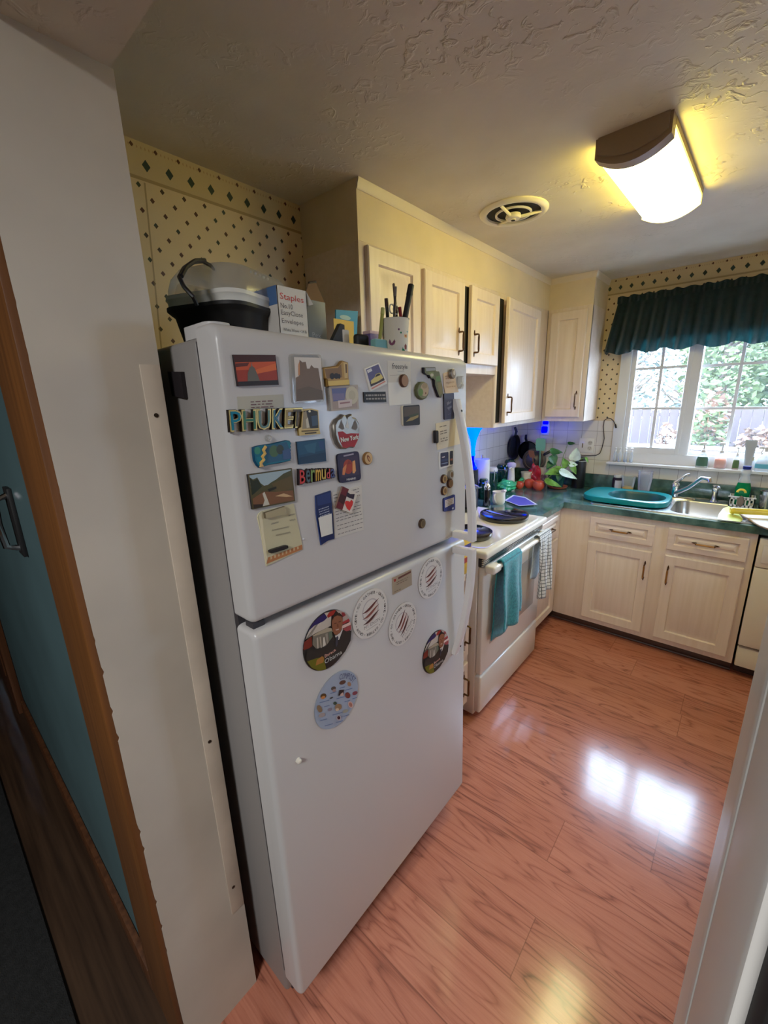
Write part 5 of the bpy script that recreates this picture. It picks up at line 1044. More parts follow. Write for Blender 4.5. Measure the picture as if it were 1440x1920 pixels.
# ================================================================== window stool things
ZSL = 1.1262
def pump(px0, px1, ptop, y, body, liquid, lab, level, labelm=None, wide=.8):
    a = ony(*px0, y); c = ony(*px1, y); x = (a.x+c.x)/2; w = (c.x-a.x)/2; zt = ony(*ptop, y).z; h = zt-ZSL
    t = thing('soap_bottle', lab, 'soap bottle', (x, y, ZSL), 'bottles on the window stool')
    b = MB().lathe([(w*.9, 0), (w, .004), (w, h*.28), (w*.88, h*.42), (w*.55, h*.55), (w*.3, h*.60), (w*.3, h*.64)], (x, y, ZSL), body, 24, sy=.55); part(b, 'bottle', t)
    b = MB().lathe([(w*.86, .002), (w*.94, .006), (w*.94, h*min(level, .28)), (w*.8, h*level), (0, h*level)], (x, y, ZSL), liquid, 20, sy=.52); part(b, 'liquid', t)
    b = MB().lathe([(w*.42, h*.60), (w*.42, h*.68), (w*.2, h*.72), (w*.16, h*.9), (w*.5, h*.92), (w*.5, h*.98), (0, h)], (x, y, ZSL), M['white'], 16); b.tube([(x, y, ZSL+h*.95), (x-w*.6, y-.005, ZSL+h*.95), (x-w*1.0, y-.01, ZSL+h*.91)], [w*.18, w*.16, w*.1], M['white'], 8); part(b, 'pump', t)
    if labelm:
        b = MB(); b.lathe([(w*1.01, h*.06), (w*1.01, h*.3), (w*.9, h*.42)], (x, y, ZSL), labelm, 14, a0=-PI*.85, a1=-PI*.15, sy=.56); part(b, 'label', t)
T = lambda *a: (1290+a[0]/9.14, 800+a[1]/9.14)
CLB = glassy('bottle_clear', (240, 245, 248), .34)
pump(T(125, 645), T(345, 645), T(250, 262), -.042, CLB, P(176, 196, 190), 'clear pump soap bottle with a green label on the window stool', .3, P(74, 104, 84))
pump(T(430, 700), T(640, 715), T(570, 268), -.042, CLB, P(236, 128, 70), 'pump bottle with orange-red liquid on the window stool', .36)
pump(T(745, 705), T(868, 710), T(840, 345), -.042, CLB, P(232, 168, 70), 'smallest pump bottle with amber liquid on the window stool', .34, P(84, 110, 66))
a = ony(*T(940, 690), -.04); c = ony(*T(1090, 690), -.04); tl = ony(*T(990, 226), -.04); tr = ony(*T(1205, 236), -.04); x = (a.x+c.x)/2
t = thing('cream_tube', 'grey squeeze tube standing on its cap on the window stool', 'tube', (x, -.04, ZSL)); TB = P(178, 182, 186)
b = MB(); L = []
for k in range(7):
    f = k/6; w = (c.x-a.x)/2*.9*(1-f)+(tr.x-tl.x)/2*f; d = .018*(1-f)+.0012; xx = x*(1-f)+(tl.x+tr.x)/2*f
    L.append([(xx+w*math.cos(i*PI/10), -.04+d*math.sin(i*PI/10), ZSL+.022+(tl.z-ZSL-.022)*f) for i in range(20)])
rings(b, L, TB); b.add([(x-.012+.004, -.0605+.012, ZSL+.06), (x+.024, -.0605+.012, ZSL+.06), (x+.026, -.0605+.013, ZSL+.085), (x-.006, -.0605+.013, ZSL+.085)], [(0, 1, 2, 3)], P(196, 190, 150)); part(b, 'tube_body', t)
b = MB().lathe([(.020, 0), (.021, .003), (.020, .024), (0, .024)], (x, -.04, ZSL), P(214, 200, 176), 20); part(b, 'cap', t)
a = ony(*T(1140, 655), -.04); x = a.x+.045
t = thing('spray_bottle', 'clear spray bottle with a blue label at the right end of the window stool', 'spray bottle', (x, -.04, ZSL))
b = MB().lathe([(.042, 0), (.045, .006), (.045, .05), (.036, .08), (.016, .10), (.013, .12)], (x, -.04, ZSL), CLB, 24, sy=.6); part(b, 'bottle', t)
b = MB().lathe([(.0455, .018), (.0455, .046)], (x, -.04, ZSL), P(110, 186, 214), 16, a0=-PI*.9, a1=-PI*.1, sy=.61); part(b, 'label', t)
b = MB().box(x-.012, x+.03, -.05, -.03, ZSL+.118, ZSL+.15, M['white'], .006); b.box(x-.04, x-.01, -.046, -.034, ZSL+.135, ZSL+.15, M['white'], .004); b.tube([(x-.018, -.04, ZSL+.135), (x-.024, -.04, ZSL+.115), (x-.02, -.04, ZSL+.10)], .004, M['white'], 6); part(b, 'trigger', t)
S = lambda *a: (1080+a[0]/4, 740+a[1]/4)
lb = ('leftmost small clear bottle at the left end of the window stool', 'second small clear bottle on the left end of the window stool', 'third small clear bottle with pale blue liquid on the left end of the window stool', 'fourth small clear bottle with pale blue liquid, nearest the window mullion')
for k, (u, m) in enumerate(((290, P(110, 120, 130)), (325, P(190, 204, 220)), (368, P(150, 180, 226)), (412, P(170, 196, 232)))):
    q = ony(*S(u, 483), -.03); x = q.x; h = .10
    t = thing('small_bottle', lb[k], 'bottle', (x, -.03-.004*(k % 2), ZSL), 'small clear bottles at the left of the window stool')
    b = MB().lathe([(.010, 0), (.012, .003), (.012, .055), (.007, .068), (.006, .078)], (x, -.03, ZSL), CLB, 16); part(b, 'bottle', t)
    b = MB().lathe([(.0105, .003), (.0105, .022 if k else .008), (0, .022 if k else .008)], (x, -.03, ZSL), m, 14); part(b, 'liquid', t)
    b = MB().lathe([(.0075, .076), (.0075, .086), (.003, .089), (.003, .098), (.008, .099), (.008, .104), (0, .105)], (x, -.03, ZSL), M['white'], 12); part(b, 'cap', t)
# ================================================================== sink, faucet and what stands there
def ov(x0, x1, y0, y1, r, z, n=6): return [(x, y, z) for x, y in rrect(x1-x0, y1-y0, r, n, (x0+x1)/2, (y0+y1)/2)]
t = thing('kitchen_sink', 'stainless double-bowl sink set in the green countertop', 'sink', (1.2, -.33, .914))
b = MB()
RX0, RX1, RY0, RY1 = .775, 1.625, -.592, -.055
zr = .9175
bowls = ((.815, 1.175, -.55, -.165), (1.215, 1.585, -.55, -.165))
# deck with rounded bowl openings: four corner-fans per bowl keep the surface continuous
def deck(x0, x1, y0, y1, bw):
    hole = rrect(bw[1]-bw[0], bw[3]-bw[2], .07, 6, (bw[0]+bw[1])/2, (bw[2]+bw[3])/2); n = len(hole); outer = []
    cx_, cy_ = (bw[0]+bw[1])/2, (bw[2]+bw[3])/2
    for x, y in hole:
        dx, dy = x-cx_, y-cy_; k = min(((x1-cx_)/dx if dx > 0 else (x0-cx_)/dx) if dx else 9e9, ((y1-cy_)/dy if dy > 0 else (y0-cy_)/dy) if dy else 9e9); outer.append((cx_+dx*k, cy_+dy*k))
    vs = [(x, y, zr) for x, y in outer]+[(x, y, zr) for x, y in hole]
    b.add(vs, [(i, (i+1) % n, n+(i+1) % n, n+i) for i in range(n)], M['steel'])
    for X_, Y_ in ((x0, y0), (x1, y0), (x1, y1), (x0, y1)):       # corners of the outer rectangle
        j = sorted(range(n), key=lambda i: (outer[i][0]-X_)**2+(outer[i][1]-Y_)**2)
        i0 = j[0]; nb = [(i0+1) % n, (i0-1) % n]; i1 = min(nb, key=lambda i: (outer[i][0]-X_)**2+(outer[i][1]-Y_)**2)
        b.add([(*outer[i0], zr), (*outer[i1], zr), (X_, Y_, zr)], [(0, 1, 2)], M['steel'])
xm = 1.195
deck(RX0, xm, RY0, RY1, bowls[0]); deck(xm, RX1, RY0, RY1, bowls[1])
rings(b, [ov(RX0, RX1, RY0, RY1, .03, .9143), ov(RX0+.002, RX1-.002, RY0+.002, RY1-.002, .03, .921), ov(RX0+.008, RX1-.008, RY0+.008, RY1-.008, .03, .9215), ov(RX0+.014, RX1-.014, RY0+.014, RY1-.014, .03, .9175)], M['steel'], None, False)
part(b, 'rim', t)
for bw in bowls:
    b = MB(); x0, x1, y0, y1 = bw
    L = [ov(x0, x1, y0, y1, .07, zr), ov(x0+.004, x1-.004, y0+.004, y1-.004, .07, zr-.006), ov(x0+.012, x1-.012, y0+.012, y1-.012, .07, .80), ov(x0+.03, x1-.03, y0+.03, y1-.03, .06, .765), ov(x0+.12, x1-.12, y0+.12, y1-.12, .04, .76)]
    rings(b, [l[::-1] for l in L], M['steel'], None, False); b.add(L[-1], [tuple(range(len(L[-1])))], M['steel']); bo = part(b, 'bowl', t)
    b = MB().lathe([(.0, .001), (.03, .001), (.036, .004), (.04, .001)], ((x0+x1)/2, (y0+y1)/2, .761), M['chrome'], 20, cap=False); part(b, 'drain', bo)
fx, fy_ = 1.187, -.10; z0 = zr
t = thing('kitchen_faucet', 'chrome single-lever faucet with a long low spout behind the sink', 'faucet', (fx, fy_, z0))
b = MB(); rings(b, [ov(fx-.125, fx+.125, fy_-.024, fy_+.024, .022, z0), ov(fx-.122, fx+.122, fy_-.021, fy_+.021, .02, z0+.008), ov(fx-.11, fx+.11, fy_-.012, fy_+.012, .012, z0+.011)], M['chrome']); part(b, 'base_plate', t)
b = MB().lathe([(.027, .008), (.026, .03), (.024, .07), (.025, .075), (.022, .095), (.010, .108), (0, .11)], (fx, fy_, z0), M['chrome'], 24); part(b, 'body', t)
b = MB(); tip = ony(*S(1003, 636), -.25); p = [Vector((fx, fy_-.01, z0+.028)), Vector((fx+.03, fy_-.035, z0+.05)), Vector((fx+.08, fy_-.07, z0+.09)), tip+Vector((-.04, .03, .002)), tip, tip+Vector((.004, -.004, -.018))]
b.tube(p, [.015, .014, .0125, .0125, .013, .012], M['chrome'], 12); part(b, 'spout', t)
b = MB(); e = ony(*S(855, 598), -.10); b.tube([Vector((fx-.006, fy_, z0+.098)), Vector((fx+.012, fy_, z0+.118)), e+Vector((-.02, 0, -.006)), e], [.014, .011, .0075, .009], M['chrome'], 10); part(b, 'lever', t)
q = onz(*S(1030, 798), zr); zt = zat(q.x, q.y, S(0, 682)[1])
t = thing('soap_dispenser', 'small chrome soap dispenser right of the faucet', 'dispenser', (q.x, q.y, zr)); h = zt-zr
b = MB().lathe([(.024, 0), (.024, .005), (.014, .012), (.013, h*.55), (.017, h*.6), (.017, h*.8), (.012, h*.86), (0, h*.88)], (q.x, q.y, zr), M['chrome'], 18); part(b, 'body', t)
b = MB().lathe([(.010, h*.86), (.019, h*.92), (.018, h), (0, h)], (q.x, q.y, zr), M['chrome'], 16); b.tube([(q.x, q.y, zr+h*.96), (q.x+.016, q.y-.02, zr+h*.95), (q.x+.022, q.y-.03, zr+h*.88)], [.008, .007, .005], M['chrome'], 8); part(b, 'pump_head', t)
# teal tub over the left bowl
tx0, tx1, ty0, ty1 = .70, 1.195, -.535, -.165; zt = .956
t = thing('dish_tub', 'teal plastic dish tub resting over the left sink bowl', 'dish tub', (.95, -.35, .9215))
def octo(x0, x1, y0, y1, c, z): return [(x0+c*1.3, y0, z), (x1-c, y0, z), (x1-.01, y0+c*.6, z), (x1, y0+c*1.2, z), (x1, y1-c*1.2, z), (x1-c, y1, z), (x0+c*1.3, y1, z), (x0, y1-c*1.1, z), (x0, y0+c*1.1, z)]
b = MB(); outer = [ov(tx0, tx1, ty0, ty1, .11, .9225, 5), ov(tx0-.003, tx1+.003, ty0-.003, ty1+.003, .11, .94, 5), ov(tx0, tx1, ty0, ty1, .11, zt-.003, 5), ov(tx0+.006, tx1-.006, ty0+.006, ty1-.006, .105, zt, 5)]
hole = ov(.835, 1.17, -.485, -.215, .12, zt-.004, 5)
rings(b, outer+[hole], M['tub'], None, False); part(b, 'rim', t)
b = MB(); L = [hole, ov(.845, 1.16, -.475, -.225, .115, zt-.02, 5), ov(.86, 1.145, -.46, -.24, .10, .83, 5), ov(.90, 1.10, -.42, -.28, .06, .825, 5)]
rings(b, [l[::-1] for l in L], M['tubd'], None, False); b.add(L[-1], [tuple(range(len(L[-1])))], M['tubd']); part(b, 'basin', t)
# bottles and cups behind the tub
def at_px(u, v, z): q = onz(u, v, z); return q.x, q.y
x, y = at_px(*S(303, 716), .9175); h = zat(x, y, S(0, 598)[1])-.9175
t = thing('pill_bottle', 'dark pill bottle with white cap and pale label behind the teal tub', 'bottle', (x, y, .9175))
b = MB().lathe([(.032, 0), (.034, .003), (.034, h*.74), (.026, h*.82), (.024, h*.84)], (x, y, .9175), P(40, 26, 40), 24); part(b, 'bottle', t)
b = MB().lathe([(.0345, h*.12), (.0345, h*.66)], (x, y, .9175), P(196, 196, 206), 14, a0=-PI*.58, a1=-PI*.12); part(b, 'label', t)
b = MB().lathe([(.026, h*.82), (.027, h*.84), (.027, h*.98), (.024, h), (0, h)], (x, y, .9175), M['white'], 20); part(b, 'cap', t)
def tumbler(x, y, z, r0, r1, h, m, mb=None): 
    b = mb or MB(); return b.lathe([(0, .001), (r0, 0), (r1, h), (r1*1.05, h+.001), (r1*1.05, h+.004), (r1*.97, h+.003), (r0*.96, .004), (0, .004)], (x, y, z), m, 24)
x, y = at_px(*S(383, 730), .9175); h = zat(x, y, S(0, 612)[1])-.9175
t = thing('plastic_cup', 'clear plastic cup with some yellow liquid beside the pill bottle', 'cup', (x, y, .9175))
part(tumbler(x, y, .9175, .034, .046, h, M['clear']), 'cup', t)
b = MB().lathe([(.032, .005), (.037, h*.34), (0, h*.34)], (x, y, .9175), P(226, 186, 30), 20); part(b, 'drink', t)
x, y = at_px(*S(503, 742), .9175); h = zat(x, y, S(0, 572)[1])-.9175
CLC = glassy('cup_plastic', (228, 226, 236), .2); lbs = ['bottom cup of the nested stack of clear plastic cups', 'second cup up in the nested stack of clear cups', 'third cup up in the nested stack of clear cups', 'top cup of the nested stack of clear plastic cups']
for k in range(4): one(tumbler(x, y, .9175+k*.018, .034, .045, h-.058, CLC), 'plastic_cup', lbs[k], 'cup', 'nested clear cups behind the sink')
# caddy with soap bottle and brush
x0 = onz(*S(1140, 828), .9175); x1 = onz(*S(1330, 845), .9175); y = -.15; xa, xb = x0.x, x1.x; h = zat((xa+xb)/2, y, S(0, 757)[1])-.9175
t = thing('sink_caddy', 'white slotted plastic caddy at the right back of the sink', 'caddy', ((xa+xb)/2, y, .9175)); b = MB(); zc = .9175
WP = M['white']; g = .004; ya, yb = y-.045, y+.045
b.box(xa+.004, xb-.004, ya+.004, yb-.004, zc, zc+.004, WP)
for yy in (ya, yb-.004):
    b.box(xa, xb, yy, yy+.004, zc+h*.72, zc+h, WP); b.box(xa+.004, xb-.004, yy, yy+.004, zc, zc+h*.2, WP)
    for k in range(7): xx = xa+(xb-xa-.007)*k/6; b.box(xx, xx+.007, yy, yy+.004, zc, zc+h, WP)
for xx in (xa, xb-.004):
    b.box(xx, xx+.004, ya, yb, zc+h*.72, zc+h, WP); b.box(xx, xx+.004, ya, yb, zc, zc+h*.2, WP)
    for k in range(4): yy = ya+(yb-ya-.007)*k/3; b.box(xx, xx+.004, yy, yy+.007, zc, zc+h, WP)
b.box(xa-.006, xb+.006, ya-.006, ya, zc+h*.9, zc+h, WP, .002); part(b, 'basket', t)
x = (xa+xb)/2-.004; top = zat(x, y+.012, S(0, 536)[1])-zc-.005
t = thing('dish_soap_bottle', 'green dish soap bottle with a blue cap standing in the caddy', 'soap bottle', (x, y+.012, zc+.005))
b = MB().lathe([(.03, 0), (.036, .005), (.038, top*.45), (.03, top*.58)], (x, y+.012, zc+.005), P(26, 112, 60, r=.15), 24, sy=.7); part(b, 'liquid', t)
b = MB().lathe([(.03, top*.58), (.024, top*.68), (.018, top*.74), (.020, top*.78), (.026, top*.84), (.022, top*.92)], (x, y+.012, zc+.005), CLB, 22, sy=.7); b.lathe([(.0, top*.80), (.024, top*.82), (.02, top*.91), (0, top*.92)], (x, y+.012, zc+.005), M['white'], 18, sy=.6); part(b, 'bottle', t)
b = MB().lathe([(.020, top*.92), (.021, top), (0, top)], (x, y+.012, zc+.005), P(24, 30, 110), 18); part(b, 'cap', t)
q = ony(*S(1243, 720), ya-.012); q2 = ony(*S(1235, 800), ya-.012)
t = thing('dish_brush', 'round brown brush with a curved yellow handle hooked on the caddy front', 'brush', (q2.x, ya-.012, zc))
b = MB().tube([Vector((q.x+.019*math.cos(a), ya-.012+.004*math.sin(a), q.z-.012+.018*math.sin(a))) for a in [PI*k/10 for k in range(11)]], .006, M['yellow'], 8); part(b, 'handle', t)
b = MB().sphere((q2.x, ya-.013, max(q2.z, zc+.034)), (.017, .008, .034), P(112, 98, 84), 18, 12); part(b, 'pad', t)
# scraper, roller and board at the right front of the sink
t = thing('yellow_roller', 'yellow-handled lime scraper lying over the right front of the sink', 'scraper', (1.49, -.55, .922))
a = onz(1369, 957, .965); c = onz(1452, 962, .965)
b = MB().tube([a, a+(c-a)*.06, a+(c-a)*.12, c], [.014, .02, .018, .017], M['yellow'], 14); part(b, 'handle', t)
b = MB(); g0 = onz(1345, 973, .925); g1 = onz(1392, 978, .925); dome = [ (1345, 973), (1348, 963), (1356, 953), (1366, 949), (1376, 953), (1384, 964), (1391, 973), (1386, 978), (1365, 976)]
P3 = [onz(u, v, .928+.035*max(0, (974-v)/25)) for u, v in dome]; P4 = [p+Vector((.006, .012, -.004)) for p in P3]
rings(b, [P3, P4], M['lime']); part(b, 'blade', t)
B0 = [onz(u, v, .9235) for u, v in ((1381, 962), (1470, 970), (1470, 1004), (1424, 988))]
b = MB(); rings(b, [[p for p in B0], [p+Vector((0, 0, .010)) for p in B0]], P(236, 232, 222)); b.tube([p+Vector((0, 0, .006)) for p in (B0[0], B0[3], B0[2])], .005, P(150, 120, 80), 8); one(b, 'cutting_board', 'white cutting board with tan edge at the right front of the sink', 'cutting board')
x, y = at_px(1434, 953, .9145); x = max(x, 1.66); h = zat(x, y, 921)-.9145
b = MB().lathe([(0, .001), (.034, 0), (.036, .003), (.042, h), (.039, h), (.033, .004), (0, .004)], (x, y, .9145), M['steel'], 26); one(b, 'steel_cup', 'stainless steel cup at the right edge beside the caddy', 'cup')
# ================================================================== outlets, cords, night lights
t = thing('wall_outlet', 'cream double outlet plate on the tiles left of the window', 'outlet', (.566, -.006, 1.18))
b = MB().box(.512, .622, -.011, -.0055, 1.178, 1.288, M['cream'], .003); part(b, 'plate', t)
b = MB()
for q in (1.212, 1.254): b.lathe([(.017, 0), (.017, .0015), (0, .0016)], (0, 0, 0), P(206, 196, 170), 20, frame((.594, -.011, q), XX, ZZ))
for q in (1.212, 1.254):
    for s in (-.006, .006): b.box(.594+s-.0012, .594+s+.0012, -.0132, -.012, q, q+.009, M['dark'])
    b.lathe([(.0025, 0), (0, .0003)], (0, 0, 0), M['dark'], 10, frame((.594, -.0128, q-.007), XX, ZZ))
part(b, 'sockets', t)
b = MB().box(.536, .544, -.014, -.0105, 1.215, 1.25, P(120, 100, 70), .001); part(b, 'switch', t)
pts = [ony(*S(*q), yy) for q, yy in (((20, 445), -.06), ((45, 455), -.03), ((100, 457), -.014), ((150, 455), -.012), ((178, 440), -.012), ((192, 410), -.012), ((212, 330), -.012), ((204, 240), -.012), ((212, 192), -.012), ((240, 175), -.012), ((262, 180), -.016), ((282, 198), -.022), ((296, 232), -.022))]
t = thing('power_cord', 'dark power cord rising from the black canister to a plug by the window casing', 'cord', tuple(pts[3]))
b = MB().tube(pts, .0032, P(60, 46, 42), 8); part(b, 'cable', t)
b = MB().tube([pts[-1]+Vector((-.003, 0, .012)), pts[-1], pts[-1]+Vector((.006, 0, -.018))], [.005, .007, .006], P(40, 32, 30), 8); part(b, 'plug', t)
t = thing('night_light', 'glowing blue plug-in night light high in the tiled corner', 'night light', (.245, -.006, 1.32))
b = MB().box(.212, .280, -.012, -.0055, 1.30, 1.43, M['cream'], .003); part(b, 'plate', t)
b = MB().box(.218, .262, -.04, -.010, 1.322, 1.372, M['blueg'], .008, 3); b.box(.224, .262, -.03, -.010, 1.39, 1.415, M['blueg'], .006, 3); part(b, 'lens', t)
t = thing('blue_lamp', 'glowing blue funnel-shaped lamp under the wall cabinet by the refrigerator handle', 'lamp', (.05, -.90, 1.1))
yb = onx(887, 830, .07).y
b = MB().lathe([(.016, .0), (.013, .05), (.022, .11), (.045, .17), (.062, .19), (.058, .19)], (.072, yb, 1.225), M['cyang'], 24); part(b, 'shade', t)
b = MB().lathe([(.030, 0), (.03, .03), (.014, .05), (.012, .1)], (.072, yb, 1.13), M['blueg'], 16); part(b, 'stem', t)
b = MB().lathe([(.04, 0), (.045, .004), (.04, .214), (.03, .216)], (.072, yb, .9145), M['blackp'], 20); part(b, 'base', t)
lamp('blue_glow_lamp', 'POINT', (.14, yb-.02, 1.30), .3, (40, 60, 255), shadow_soft_size=.05)
t = thing('paper_towel_roll', 'white paper towel roll standing behind the stove under the wall cabinet', 'paper towel', (.10, yb+.13, .9145))
b = MB().lathe([(.02, 0), (.056, .001), (.056, .27), (.02, .271)], (.075, yb+.13, .9165), M['paperw'], 28); part(b, 'roll', t)
b = MB().lathe([(0, 0), (.07, 0), (.07, .003), (.008, .004), (.008, .30), (0, .302)], (.075, yb+.13, .9145), M['chrome'], 20); part(b, 'stand', t)
# ================================================================== corner of the counter
CT = .9145
# pot on the back right burner
px, py, pz = .20, -1.22, .957
t = thing('stock_pot', 'dark cooking pot with a shiny lid and black knob on the back of the stove', 'pot', (px, py, pz))
b = MB().lathe([(0, 0), (.078, 0), (.084, .006), (.086, .112), (.088, .115), (.084, .115), (.08, .01), (0, .006)], (px, py, pz), P(46, 38, 46, r=.2), 32); b.tube([(px+.05, py+.07, pz+.10), (px+.06, py+.11, pz+.10), (px+.03, py+.12, pz+.10), (px+.01, py+.085, pz+.10)], .005, M['blackp'], 8); part(b, 'pot_body', t)
b = MB().lathe([(.088, .115), (.088, .119), (.06, .132), (.01, .138), (0, .138)], (px, py, pz), M['chrome'], 32); lid = part(b, 'lid', t)
b = MB().lathe([(.008, .136), (.007, .148), (.016, .154), (.015, .163), (0, .166)], (px, py, pz), M['blackp'], 16); part(b, 'knob', lid)
q = onz(897, 951, CT); 
t = thing('pepper_mill', 'black and chrome pepper mill beside the stove behind the refrigerator handle', 'pepper mill', (.255, -1.02, CT))
b = MB().lathe([(0, 0), (.026, 0), (.027, .01), (.02, .05), (.022, .10), (.018, .115)], (.255, -1.02, CT), M['black'], 20); part(b, 'body', t)
b = MB().lathe([(.020, .113), (.022, .13), (.012, .15), (.006, .155), (.009, .165), (0, .172)], (.255, -1.02, CT), M['chrome'], 18); part(b, 'cap', t)
# clip-top jars
def jar(x, y, v, r, lab, lidm, wire=True):
    h = zat(x, y, v)-CT; t = thing('clip_jar', lab, 'jar', (x, y, CT), 'green clip-top jars along the wall')
    b = MB().lathe([(0, .001), (r*.94, 0), (r, .006), (r, h*.68), (r*.86, h*.78), (r*.8, h*.84)], (x, y, CT), M['grn_glass'], 24); part(b, 'jar_body', t)
    b = MB().lathe([(r*.84, h*.84), (r*.9, h*.86), (r*.9, h*.92), (r*.7, h), (0, h)], (x, y, CT), lidm, 22); part(b, 'lid', t)
    if wire:
        b = MB().lathe([(r*.9, h*.8), (r*.95, h*.81), (r*.9, h*.82)], (x, y, CT), M['chrome'], 22, cap=False); b.tube([(x+r*.7, y-r*.7, CT+h*.9), (x+r*.9, y-r*.9, CT+h*.75), (x+r*.82, y-r*.85, CT+h*.55), (x+r*.74, y-r*.76, CT+h*.5)], .003, M['chrome'], 6); part(b, 'wire_clip', t)
    return t
jar(.135, -.842, 897, .034, 'smallest green clip-top jar, nearest the stove', M['grn_glass'])
jar(.095, -.63, 876, .042, 'green glass jar with a white lid behind the smallest jar', M['white'])
jar(.085, -.44, 870, .05, 'tall green clip-top jar beside the white-lidded jar', M['grn_glass'])
jar(.075, -.29, 862, .046, 'green clip-top jar farthest back along the wall', M['grn_glass'])
x = .175; y, r, zt = fitc(951, 968.5, 867, x)
t = thing('white_jug', 'white waisted grinder jug with a pale lilac lid among the green jars', 'jug', (x, y, CT)); h = zt-CT
b = MB().lathe([(0, .001), (r*.85, 0), (r*.9, .004), (r*.78, h*.5), (r*.62, h*.78), (r*.7, h*.84)], (x, y, CT), M['cream'], 24); b.tube([(x+r*.2, y-r*.7, CT+h*.84), (x+r*.2, y-r*1.5, CT+h*.80), (x+r*.2, y-r*1.3, CT+h*.76)], .006, M['cream'], 8); part(b, 'jug_body', t)
b = MB().lathe([(r*.76, h*.83), (r*.98, h*.88), (r*.95, h*.96), (r*.5, h), (0, h)], (x, y, CT), P(206, 196, 222), 22); part(b, 'lid', t)
# pans hung at the corner, utensil crock
def hung_pan(c, r, nrm, lab, m, hl, hdir, dish=.03, rim=None):
    ev = Vector((0, 0, 1)); nrm = Vector(nrm).normalized(); eu = ev.cross(nrm).normalized(); F = frame(c, eu, nrm.cross(eu))
    t = thing('hanging_pan', lab, 'pan', c, 'pans in the corner'); b = MB().lathe([(0, 0), (r*.8, 0), (r*.97, dish), (r, dish), (r*.99, dish-.004), (r*.84, .006), (0, .006)] if rim is None else [(0, dish*1.3), (r*.35, dish*1.15), (r*.7, dish*.6), (r, 0), (r*.96, -.004), (0, -.004)], (0, 0, 0), m, 36, F); part(b, 'dish', t)
    hd = Vector(hdir).normalized(); u, v = hd.x, hd.y
    b = MB().tube([F @ Vector((u*r*.9, v*r*.9, dish*.8)), F @ Vector((u*(r+hl*.4), v*(r+hl*.4), dish+.004)), F @ Vector((u*(r+hl), v*(r+hl), dish*.6))], [.008, .010, .009], M['blackp'], 8, True, 1.2); part(b, 'handle', t)
    return F, t
hung_pan((.008, -.115, 1.205), .105, (1, -.0, 0), 'black frying pan hung on the side wall in the corner', M['blackm'], .06, (0, 1))
hung_pan((.118, -.012, 1.168), .085, (0, -1, 0), 'black skillet hung on the window wall next to the side-wall pan', M['black'], .05, (-.2, 1))
F, t_ = hung_pan((.185, -.06, 1.10), .095, (.25, -1, .1), 'grey domed pan lid with concentric rings leaning in front of the black skillet', mat('grey_metal', (96, 88, 78), .35, .6), .05, (.8, .5), .02, 1)
b = MB()
for rr in (.03, .05, .07): b.lathe([(rr, .019-rr*.12), (rr+.004, .022-rr*.12), (rr+.008, .018-rr*.12)], (0, 0, 0), P(130, 112, 92, r=.3, me=.5), 32, F, cap=False)
b.lathe([(.014, .026), (.010, .036), (0, .037)], (0, 0, 0), M['blackp'], 14, F); part(b, 'ring_relief', t_)
x, y = .262, -.085
t = thing('utensil_crock', 'cream crock holding cooking utensils behind the red produce bag', 'crock', (x, y, CT))
b = MB().lathe([(0, .001), (.05, 0), (.054, .004), (.056, .14), (.058, .142), (.05, .142), (.048, .006), (0, .005)], (x, y, CT), M['cream'], 26); part(b, 'crock_body', t)
def utensil(name, lab, p0, p1, head, m, mh=None):
    p0, p1 = Vector(p0), Vector(p1); t = thing(name, lab, name.split('_')[-1], tuple(p0)); b = MB().tube([p0, p1], .005, m, 8); part(b, 'handle', t)
    ax = (p1-p0).normalized(); sd = Vector((1, .3, 0)).normalized(); nn = ax.cross(sd).normalized(); b = MB(); w, L = head
    pr = [p1+sd*a*w+ax*bb*L for a, bb in ((-.5, 0), (.5, 0), (.62, .3), (.6, .9), (.4, 1), (-.4, 1), (-.6, .9), (-.62, .3))]
    rings(b, [[p-nn*.002 for p in pr], [p+nn*.002 for p in pr]], mh or m); part(b, 'blade', t)
utensil('green_spatula', 'pale green spatula standing upright in the utensil crock', (.258, -.12, CT+.02), ony(1013, 845, -.14), (.06, .10), P(120, 176, 144))
utensil('black_spatula', 'black turner standing left of the pale green spatula', (.25, -.10, CT+.02), (.225, -.06, 1.20), (.05, .07), M['blackp'])
utensil('wooden_spoon', 'wooden spoon standing in the utensil crock at the left', (.245, -.125, CT+.02), (.20, -.14, 1.13), (.035, .06), P(140, 92, 62))
# produce bags
def blob(c, r, m, name, lab, cat, grp=None, seed=1, rough=.12):
    rd = random.Random(seed); ph = [rd.uniform(0, 6) for _ in range(9)]; b = MB(); b.sphere((0, 0, 0), 1, m, 36, 24); o = []
    for q in b.v:
        d = 1+rough*(math.sin(q.x*5+ph[0])*math.sin(q.y*6+ph[1])+.7*math.sin(q.z*9+ph[2]+q.x*4)+.5*math.sin((q.x-q.y)*13+ph[3]))
        o.append(Vector((c[0]+q.x*r[0]*d, c[1]+q.y*r[1]*d, max(CT, c[2]+q.z*r[2]*d))))
    b.v = o; return b
GB = mat('green_bag', (64, 160, 104), .18, var=.3, vs=18, coat=.4)
c = onz(950, 912, CT+.035); b = blob((c.x, c.y, CT+.042), (.062, .085, .045), GB, '', '', '', None, 3)
e = onz(972, 903, CT+.05); b.tube([(c.x+.02, c.y+.08, CT+.05), tuple(e), tuple(e+Vector((.01, .05, .015)))], [.012, .006, .016], GB, 8); one(b, 'produce_bag', 'knotted green plastic bag in front of the jug', 'bag')
tm = mat('tomato', (206, 76, 46), .25, coat=.4); tl = ('orange-red tomato at the right front of the pile before the plant', 'orange-red tomato left of the right front tomato', 'dull orange tomato partly under the green bag', 'small orange tomato at the back of the pile')
